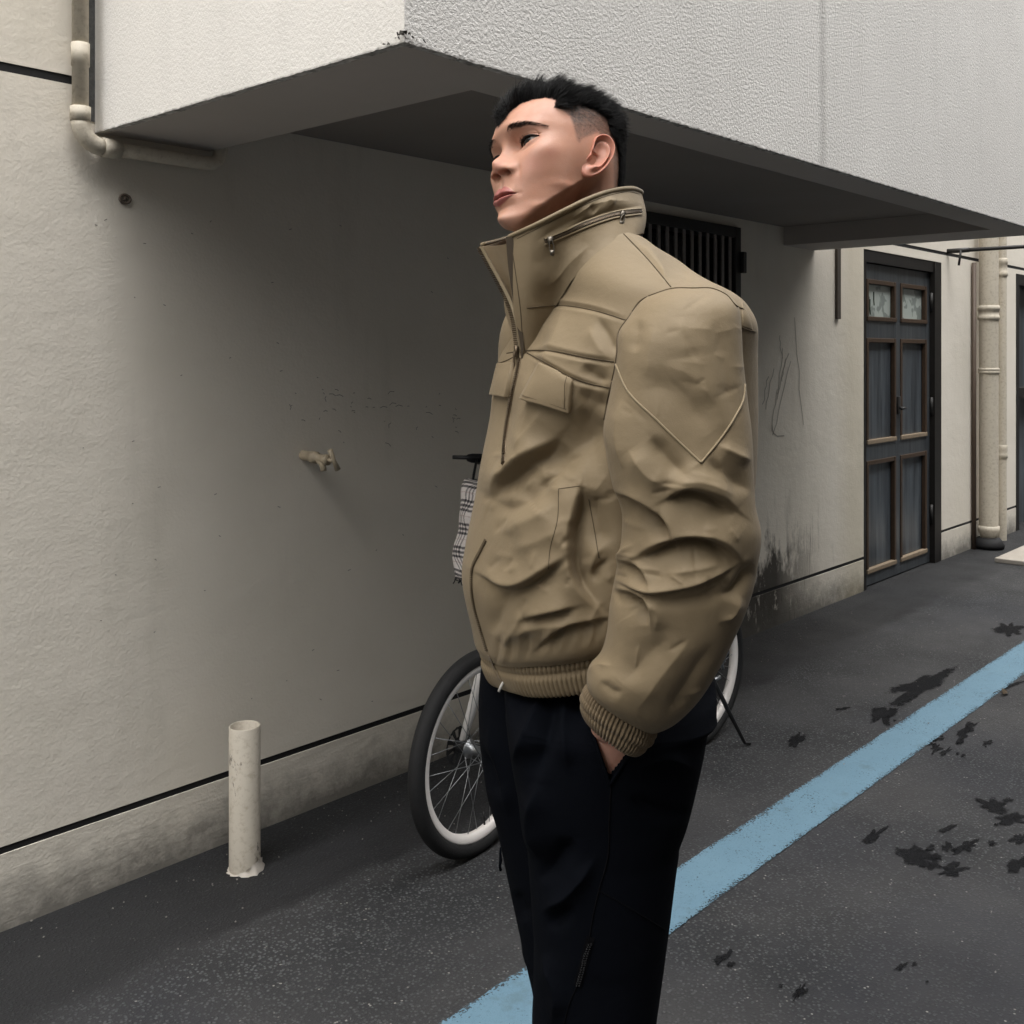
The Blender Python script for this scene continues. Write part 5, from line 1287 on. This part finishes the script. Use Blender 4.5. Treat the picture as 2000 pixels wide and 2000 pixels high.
# loop on the back of the shoulder
patch([(1449,588),(1464,620),(1470,645),(1450,640)], 'shoulder_tab', .0006, M['khaki'], 12, 12, .0008)

# ---- trousers: two legs
def leg(rows, dep, hd, n, m, strokes, ex=2.3):
    r = np.array([[uL, v, uR, v, dep+dd, hd*hs] for v, uL, uR, dd, hs in rows], float)
    P_ = tube_rows(r, n, m, ex); N_ = outward(P_, gnorm(P_)); uv = toPX(P_)
    w_ = sum(np.sin(P_[..., 0]*a+P_[..., 1]*b+P_[..., 2]*c+d) for a, b, c, d in rng.uniform(-1, 1, (8, 4))*[45, 45, 35, 3])/8
    return P_, N_, uv, P_+N_*(stroke(uv, N_, strokes, fac(P_, N_), 2.2)+.003*w_)[..., None]
near = [(1255,1010,1380,.08,.65),(1290,1000,1385,.066,.72),(1330,988,1393,.047,.82),(1358,986,1396,.022,.93),(1390,988,1396,.006,1.01),(1400,988,1396,.003,1.03),(1417,990,1380,.001,1.04),(1460,996,1371,0,1.04),(1519,1004,1357,0,1.03),(1591,1018,1340,0,1.0),
        (1634,1026,1326,0,.97),(1660,1030,1323,0,.96),(1733,1036,1311,0,.94),(1810,1040,1299,0,.92),(1847,1042,1295,0,.9),(1927,1042,1287,.0,.88),(2000,1042,1279,.0,.86),(2150,1046,1270,.0,.82),(2350,1052,1262,.0,.78),(2560,1058,1250,.0,.75),(2610,1060,1248,.0,.75)]
NLs = [([(1060,1360),(1030,1440),(1005,1490)], 16, 6), ([(1090,1370),(1060,1460),(1045,1520)], 14, -6), ([(1110,1340),(1100,1420),(1110,1500)], 14, 5), ([(1055,1530),(1040,1600),(1050,1680)], 18, 6), ([(1120,1640),(1070,1700),(1050,1720)], 16, -6),
       ([(1160,1680),(1110,1745),(1060,1780)], 14, 6), ([(1120,1770),(1070,1810)], 12, -5), ([(1230,1560),(1290,1585),(1340,1590)], 12, -4), ([(1060,1860),(1090,1940),(1080,2000)], 16, 5), ([(1240,1500),(1300,1480),(1350,1500)], 14, 4)]
L0, nL, uL_, L1 = leg(near, 1.385, .105, 460, 380, NLs)
PK = [(1146,1380),(1153,1419),(1166,1458),(1178,1494),(1191,1531),(1203,1512),(1221,1484),(1238,1458),(1262,1420),(1250,1380)]
inn = inpoly(uL_, PK); dpk, _, _ = dpoly(uL_, PK, True)
L1 = L1-nL*(np.where(inn, .024*sstep(0, 4, dpk), 0)*fac(L0, nL))[..., None]
far = [(1262,955,1290,0,.8),(1281,944,1295,0,1),(1330,938,1290,0,1),(1386,936,1280,0,1),(1466,941,1265,0,1),(1550,951,1245,0,.97),(1599,965,1230,0,.95),(1660,979,1210,0,.92),(1725,994,1200,0,.9),(1816,1015,1190,0,.86),(1850,1020,1186,0,.85),(1872,1027,1184,0,.85),(1940,1040,1182,0,.83),(2000,1039,1180,0,.8),(2200,1038,1170,0,.75),(2400,1036,1160,0,.72),(2490,1036,1155,0,.72)]
FLs = [([(960,1400),(975,1500),(1000,1600)], 16, 5), ([(950,1460),(985,1560)], 12, -4), ([(1000,1740),(1030,1800)], 12, -4)]
G0, nG, uG, G1 = leg(far, 1.50, .10, 320, 220, FLs)
V = np.concatenate([L1.reshape(-1, 3), G1.reshape(-1, 3)]); Fq = np.concatenate([grid_faces(460, 380), grid_faces(320, 220)+460*380])
trousers = man_obj('trousers', V, Fq, M['black'])
BL2 = bvh_of([(L1, grid_faces(460, 380)), (G1, grid_faces(320, 220))])
BL0 = bvh_of([(L0, grid_faces(460, 380))])
seam([[(1150,1410),(1166,1458),(1191,1532)], [(1190,1533),(1211,1501),(1241,1457)]], .0022, M['black'], 'pocket_edge', trousers, .0012, BL0)
seam([[(1193,1536),(1190,1600),(1186,1680),(1172,1730),(1158,1790),(1150,1840)]], .0011, M['black_seam'], 'seam', trousers, .0004, BL2)
seam([[(1168,1738),(1215,1765),(1265,1795),(1297,1815)]], .0008, M['black_seam'], 'seam', trousers, .0004, BL2)
seam([[(1130,1920),(1112,1960),(1100,2010)]], .0008, M['black_seam'], 'seam', trousers, .0004, BL2)
zt_ = [(1154,1830),(1145,1860),(1138,1890),(1128,1925)]
ribbon(zt_, .010, M['black_seam'], 'zip_tape', .0012, .0012, trousers, BL2)
mb = MB(); r_ = random.Random(2)
for run in drape([(1152,1842),(1145,1862),(1138,1890),(1129,1922)], 2.2, .0028, BL2):
    for i, (p, n) in enumerate(run):
        if i % 2: continue
        for sgn in (-1, 1):
            q = p+Vector((sgn*.0016, 0, 0)); s_ = .0011; mb.box(q.x-s_, q.x+s_, q.y-s_, q.y+s_, q.z-.0007, q.z+.0007)
tag(man_obj('zip_teeth', np.array(mb.v), mb.f, plain('gunmetal', (.12, .12, .125), .25, .6, .9, .3, 300), trousers, False), kind='stuff')
mb = MB(); P_ = [PX(*q) for q in ((984,1322,1.384),(983,1332,1.378),(979,1340,1.376),(974,1351,1.376))]; mb.tube(P_, [.0016, .0018, .0020, .0018], 8)
man_obj('drawstring', np.array(mb.v), mb.f, plain('pale_cord_tip', (.52, .50, .47), .5), trousers)
mb = MB(); P_ = [PX(*q) for q in ((978,1655,1.46),(977,1668,1.455),(978,1680,1.455),(976,1692,1.455),(978,1700,1.455))]; mb.tube(P_, [.0014, .0017, .0024, .0018, .0022], 8)
man_obj('drawstring', np.array(mb.v), mb.f, M['black'], trousers)
# shoes
def shoe(ft):
    rows = []
    for f_, hw, h_ in ((-.075, .022, .055), (-.065, .034, .075), (-.02, .038, .085), (.03, .040, .082), (.08, .046, .062), (.13, .048, .048), (.17, .040, .040), (.195, .020, .030)):
        rows.append((f_, hw, h_))
    rr = herm(np.linspace(0, 1, len(rows)), np.array(rows), np.linspace(0, 1, 40)); n = 28; V = np.zeros((40, n, 3)); th = np.linspace(0, 2*math.pi, n, endpoint=False)
    for i, (f_, hw, h_) in enumerate(rr):
        for j, t in enumerate(th): V[i, j] = ft*np.array([1, 1, 0])+bF*f_+bL*hw*spow(np.cos(t), .75)+bU*(h_/2+h_/2*spow(np.sin(t), .75)+.001)
    c_ = V.mean(1); V = np.concatenate([c_[:1][:, None].repeat(n, 1), V, c_[-1:][:, None].repeat(n, 1)])
    return man_obj('shoe', V.reshape(-1, 3), grid_faces(42, n), M['black'])
shoe(FT_N); shoe(FT_F)
# ================================================================== bicycle behind the man
WF, WR_ = Vector((2.068, 1.985, .275)), Vector((3.14, 1.955, .275))
BKO = Vector((2.6, 1.97, 0)); BK = empty('bicycle', tuple(BKO))
tag(BK, 'white bicycle with black tyres parked along the wall behind the man', 'bicycle')
M['tyre'] = plain('tyre_rubber', (0.014, 0.014, 0.0145), 0.75, 0.3, 0, .2, 60, .001, 200)
M['rim'] = plain('white_rim', (0.74, 0.70, 0.67), 0.4, 0.4, 0, .06)
M['frame'] = plain('white_frame_paint', (0.70, 0.68, 0.66), 0.3, 0.5, 0, .05)
M['chrome'] = plain('dull_chrome', (0.30, 0.31, 0.32), 0.42, 0.5, 0.9, .15, 60)
M['plastic'] = plain('black_plastic', (0.010, 0.010, 0.011), 0.45, 0.4)
def bike(mb, name, mat, parent=BK, smooth=True): return obj(name, mb.v, mb.f, mat, parent, smooth, BKO)
def wheel(c, yaw):
    ax = Vector((-math.sin(yaw), math.cos(yaw), 0)); d = Vector((math.cos(yaw), math.sin(yaw), 0)); u = Vector((0, 0, 1))
    R, r = .253, .022
    def ring(prof, n=96):
        mb = MB(); m = len(prof); V = []
        for i in range(n):
            t = 2*math.pi*i/n; e = d*math.cos(t)+u*math.sin(t)
            for (rr, h) in prof: V.append(c+e*rr+ax*h)
        Fq = [(i*m+j, i*m+(j+1) % m, ((i+1) % n)*m+(j+1) % m, ((i+1) % n)*m+j) for i in range(n) for j in range(m)]
        return mb.add(V, Fq)
    w = bike(ring([(R+r*math.cos(t)*1.02, r*1.0*math.sin(t)) for t in np.linspace(0, 2*math.pi, 16, endpoint=False)]), 'wheel', M['tyre'])
    bike(ring([(.238, -.013), (.238, .013), (.232, .0145), (.218, .012), (.213, .006), (.213, -.006), (.218, -.012), (.232, -.0145)]), 'rim', M['rim'], w)
    mb = MB()
    for i in range(28):
        t = 2*math.pi*i/28; sd = 1 if i % 2 else -1; tw = (1 if (i//2) % 2 else -1)*1.15
        e1 = d*math.cos(t)+u*math.sin(t); e0 = d*math.cos(t+tw)+u*math.sin(t+tw)
        mb.tube([c+e0*.022+ax*(sd*.030), c+e1*.214+ax*(sd*.003)], .0011, 5)
    tag(bike(mb, 'spokes', M['chrome'], w), kind='stuff')
    bike(MB().lathe([(.004, -.055), (.008, -.05), (.008, -.034), (.026, -.032), (.026, -.028), (.014, -.024), (.013, .024), (.026, .028), (.026, .032), (.008, .034), (.008, .05), (.004, .055)], c, ax, 20), 'hub', M['chrome'], w)
    mb = MB().tube([c-u*.213+d*.03, c-u*.175+d*.03+ax*.004], .003, 6); bike(mb, 'valve', M['plastic'], w)
    return w, ax, d
wf, axf, df = wheel(WF, math.radians(6)); wr, axr, dr = wheel(WR_, math.radians(-1))
# drilled brake disc on the far side of the front hub
mb = MB(); n = 40; cd_ = WF+axf*.068; u = Vector((0, 0, 1)); V = []; Fq = []
for k_, rr in enumerate((.016, .024, .046, .052)):
    for i in range(n): t = 2*math.pi*i/n; V.append(cd_+(df*math.cos(t)+u*math.sin(t))*rr*(1+(.03 if k_ == 3 and i % 2 else 0)))
for i in range(n):
    j = (i+1) % n; Fq += [(i, j, n+j, n+i), (2*n+i, 2*n+j, 3*n+j, 3*n+i)]
    if i % 4 < 2: Fq.append((n+i, n+j, 2*n+j, 2*n+i))
mb.add(V, Fq); mb.lathe([(.018, -.03), (.018, .004), (.004, .005)], cd_, axf, 16); bike(mb, 'brake_disc', M['plastic'], wf, False)
# frame
H1, H0 = Vector((2.275, 1.972, .86)), Vector((2.225, 1.974, .70)); BB = Vector((2.70, 1.968, .27)); ST = Vector((2.86, 1.966, .78))
fr = MB()
fr.tube([H1, H0], .020, 14).tube([H0+Vector((.01, 0, .03)), (2.42, 1.971, .50), BB], .019, 14).tube([H1+Vector((.0, 0, -.05)), (2.52, 1.970, .60), ST+(BB-ST)*.55], .015, 14)
fr.tube([BB, ST], .016, 14)
for s in (-1, 1):
    fr.tube([BB+Vector((.02, s*.03, 0)), WR_+Vector((-.10, s*.05, 0)), WR_+Vector((0, s*.06, 0))], .009, 10)
    fr.tube([ST+Vector((0, s*.018, -.05)), WR_+Vector((-.08, s*.055, .16)), WR_+Vector((0, s*.06, 0))], .008, 10)
frame = bike(fr, 'frame', M['frame'])
fk = MB(); cr_ = H0+Vector((-.012, 0, -.05)); fk.tube([H0, cr_], .017, 12)
for s in (-1, 1):
    fk.tube([cr_-axf*s*.001, cr_+axf*s*.05+Vector((-.004, 0, -.02)), WF+axf*s*.055+(cr_-WF)*.45, WF+axf*s*.058], [.015, .019, .016, .010], 12)
bike(fk, 'fork', M['frame'])
# bar, grips, levers
hs = H1+Vector((.03, 0, .10)); hb_ = MB().tube([H1, hs], .012, 12)
L_ = [hs+Vector((.10, s*.27, .08)) for s in (-1, 1)]
hb_.tube([L_[0], hs+Vector((.02, -.14, .09)), hs+Vector((0, -.05, .0)), hs+Vector((0, .05, .0)), hs+Vector((.02, .14, .09)), L_[1]], .011, 12)
bar = bike(hb_, 'handlebar', M['chrome'])
gp = Vector(tuple(W(PX(930, 894, 3.22))))
for i, s in enumerate((-1, 1)):
    e_ = L_[i]; bike(MB().tube([e_+Vector((-.06, -s*.10, 0)), e_+Vector((.01, s*.02, 0))], .017, 14), 'grip', M['plastic'], bar)
    bike(MB().tube([e_+Vector((-.06, -s*.10, -.005)), e_+Vector((-.09, -s*.06, -.01)), e_+Vector((-.06, s*.01, -.02))], [.008, .006, .005], 8), 'brake_lever', M['plastic'], bar)
lv = [Vector(tuple(W(PX(u_, v_, d_)))) for u_, v_, d_ in ((884, 893, 3.20), (911, 893.5, 3.21), (914, 894, 3.21), (922, 895, 3.22), (960, 896, 3.24))]
bike(MB().tube(lv, [.006, .0065, .011, .0145, .0145], 12), 'brake_lever', M['plastic'], bar)
bike(MB().tube([lv[-1], L_[1]+Vector((-.05, -.08, 0))], .012, 10), 'lever_clamp', M['plastic'], bar)
# saddle and post
bike(MB().tube([ST, ST+Vector((.03, 0, .11))], .013, 12), 'seat_post', M['chrome'])
V = []; rows_ = [(-.14, .018, .012), (-.10, .022, .02), (-.02, .035, .028), (.05, .065, .035), (.10, .075, .036), (.13, .05, .02)]
rr = herm(np.linspace(0, 1, 6), np.array(rows_), np.linspace(0, 1, 24)); sc = ST+Vector((.04, 0, .135))
for (x, w_, h_) in rr:
    for t in np.linspace(0, 2*math.pi, 20, endpoint=False): V.append((sc.x+x, sc.y+w_*math.cos(t), sc.z+h_*math.sin(t)*(1 if math.sin(t) > 0 else .5)))
obj('saddle', V, grid_faces(24, 20).tolist()+[tuple(range(19, -1, -1)), tuple(23*20+i for i in range(20))], M['plastic'], BK, True, BKO)
# cranks, chain, sprockets, stand
cg = bike(MB().lathe([(.02, -.006), (.085, -.004), (.088, 0), (.085, .004), (.02, .006)], BB+Vector((0, .045, 0)), (0, 1, 0), 32), 'chainring', M['chrome'])
for s in (-1, 1):
    p1 = BB+Vector((.14*s, s*.065, -.08*s)); bike(MB().tube([BB+Vector((0, s*.06, 0)), p1], .009, 10), 'crank', M['chrome'])
    bike(MB().box(p1.x-.045, p1.x+.045, p1.y+min(0, s*.08), p1.y+max(0, s*.08), p1.z-.012, p1.z+.012, .004), 'pedal', M['plastic'])
bike(MB().tube([BB+Vector((0, .045, .086)), WR_+Vector((0, .04, .035)), WR_+Vector((.035, .04, 0)), WR_+Vector((0, .04, -.035)), BB+Vector((0, .045, -.086)), BB+Vector((-.086, .045, 0))], .004, 6, closed=True), 'chain', M['chrome'])
bike(MB().lathe([(.012, -.045), (.045, -.044), (.045, -.040), (.036, -.039), (.036, -.034), (.028, -.033), (.028, -.026), (.01, -.025)], WR_, axr, 28), 'sprocket', M['chrome'], wr, False)
mb = MB()
for (u0_, v0_, u1_, v1_, r0_) in ((1404,1262,1420,1275,.008),(1404,1284,1412,1306,.006),(1420,1270,1410,1300,.005),(1398,1305,1416,1290,.005),(1392,1330,1406,1322,.007),(1412,1250,1424,1262,.004)):
    mb.tube([Vector(tuple(W(PX(u0_, v0_, 3.58)))), Vector(tuple(W(PX(u1_, v1_, 3.60))))], r0_, 8)
bike(mb, 'gear_changer', M['chrome'])
kb = gnd(1455, 1458); kt_ = Vector(tuple(W(PX(1392, 1325, 3.57))))
bike(MB().tube([WR_+Vector((-.03, -.07, -.01)), kt_, kt_*.5+kb*.5+Vector((0, 0, .002)), kb+Vector((0, 0, .012)), kb+Vector((.018, -.01, .008))], [.007, .007, .008, .006, .006], 8), 'kickstand', M['plastic'])
bike(MB().tube([WR_+Vector((.02, -.06, .0)), WR_+Vector((.10, -.055, .18)), WR_+Vector((.02, -.05, .34))], .005, 8).tube([WR_+Vector((.02, .06, .0)), WR_+Vector((.10, .055, .18)), WR_+Vector((.02, .05, .34))], .005, 8).box(2.92, 3.28, 1.90, 2.01, .612, .622), 'carrier', M['frame'])
# plaid cloth bag on the far grip
def tartan(s, t):
    def bands(x, spec):
        r = np.zeros_like(x)
        for c_, w_ in spec: r = np.maximum(r, (np.abs(x-c_) < w_)*1.0)
        return r
    a = bands(np.mod(t, .068)/.068, [(.16, .055), (.36, .055), (.55, .05)]); b = bands(np.mod(s, .052)/.052, [(.30, .05), (.50, .05), (.70, .05)])
    thin = bands(np.mod(t, .068)/.068, [(.80, .02)]); 
    c = np.ones(s.shape+(3,))*np.array((.78, .72, .69)); dk = np.array((.022, .021, .026))
    k_ = np.clip(a*.80+b*.62, 0, .97)[..., None]; c = c*(1-k_)+dk*k_; c = c*(1-.35*thin[..., None])+np.array((.32, .18, .16))*.35*thin[..., None]
    return c
nb, na = 260, 220; bD = 3.08; rows_ = np.array([[918,936,1000,936,bD,.020],[908,939,1005,938,bD,.04],[903,955,1003,950,bD,.055],[897,1000,1000,1000,bD,.06],[890,1060,996,1058,bD,.06],[884,1100,990,1098,bD,.055],[888,1122,985,1120,bD,.04],[900,1131,975,1130,bD,.018]], float)
B0 = tube_rows(rows_, nb, na, 3.0); nB = outward(B0, gnorm(B0))
B1 = B0+nB*(.004*sum(np.sin(B0[..., 0]*a+B0[..., 2]*c+d) for a, c, d in ((60, 30, 1), (-45, 70, 2), (90, -50, 0)))/2)[..., None]
s_ = np.cumsum(np.linalg.norm(np.diff(B1, axis=1, append=B1[:, :1]), axis=-1), 1); t_ = np.cumsum(np.linalg.norm(np.diff(B1, axis=0, prepend=B1[:1]), axis=-1), 0)
k = NT('plaid_cloth', .85, .2); at = k.n('ShaderNodeVertexColor'); at.layer_name = 'Col'; k.color(at.outputs['Color']); k.bump(k.noise(900, 2), .0004); k.bump(k.noise(40, 3), .004, .5)
bo = W(PX(945, 936, bD)); bag = empty('bag', tuple(bo)); tag(bag, 'black and white plaid cloth bag hanging from the bicycle handlebar', 'bag')
obj('pouch', W(B1).reshape(-1, 3), grid_faces(nb, na), k.m, bag, True, bo, tartan(s_[:, 55][:, None]*0+s_, t_).reshape(-1, 3))
mb = MB(); r_ = random.Random(8)
for i in range(26):
    u_ = 890+i*3.4; v_ = 1127+4*math.sin(i*.12); mb.tube([W(PX(u_, v_, bD-.03)), W(PX(u_+r_.uniform(-4, 4), v_+r_.uniform(4, 9), bD-.03)), W(PX(u_+r_.uniform(-7, 7), v_+r_.uniform(8, 15), bD-.028))], .0016, 5)
obj('fringe', mb.v, mb.f, M['plastic'], bag, True, bo)
mb = MB()
for du in (-22, 26): mb.tube([W(PX(945+du, 940, bD-.01)), W(PX(943+du*.7, 915, bD+.05)), W(PX(942+du*.5, 897, bD+.13))], .004, 8)
obj('strap', mb.v, mb.f, M['plastic'], bag, True, bo)
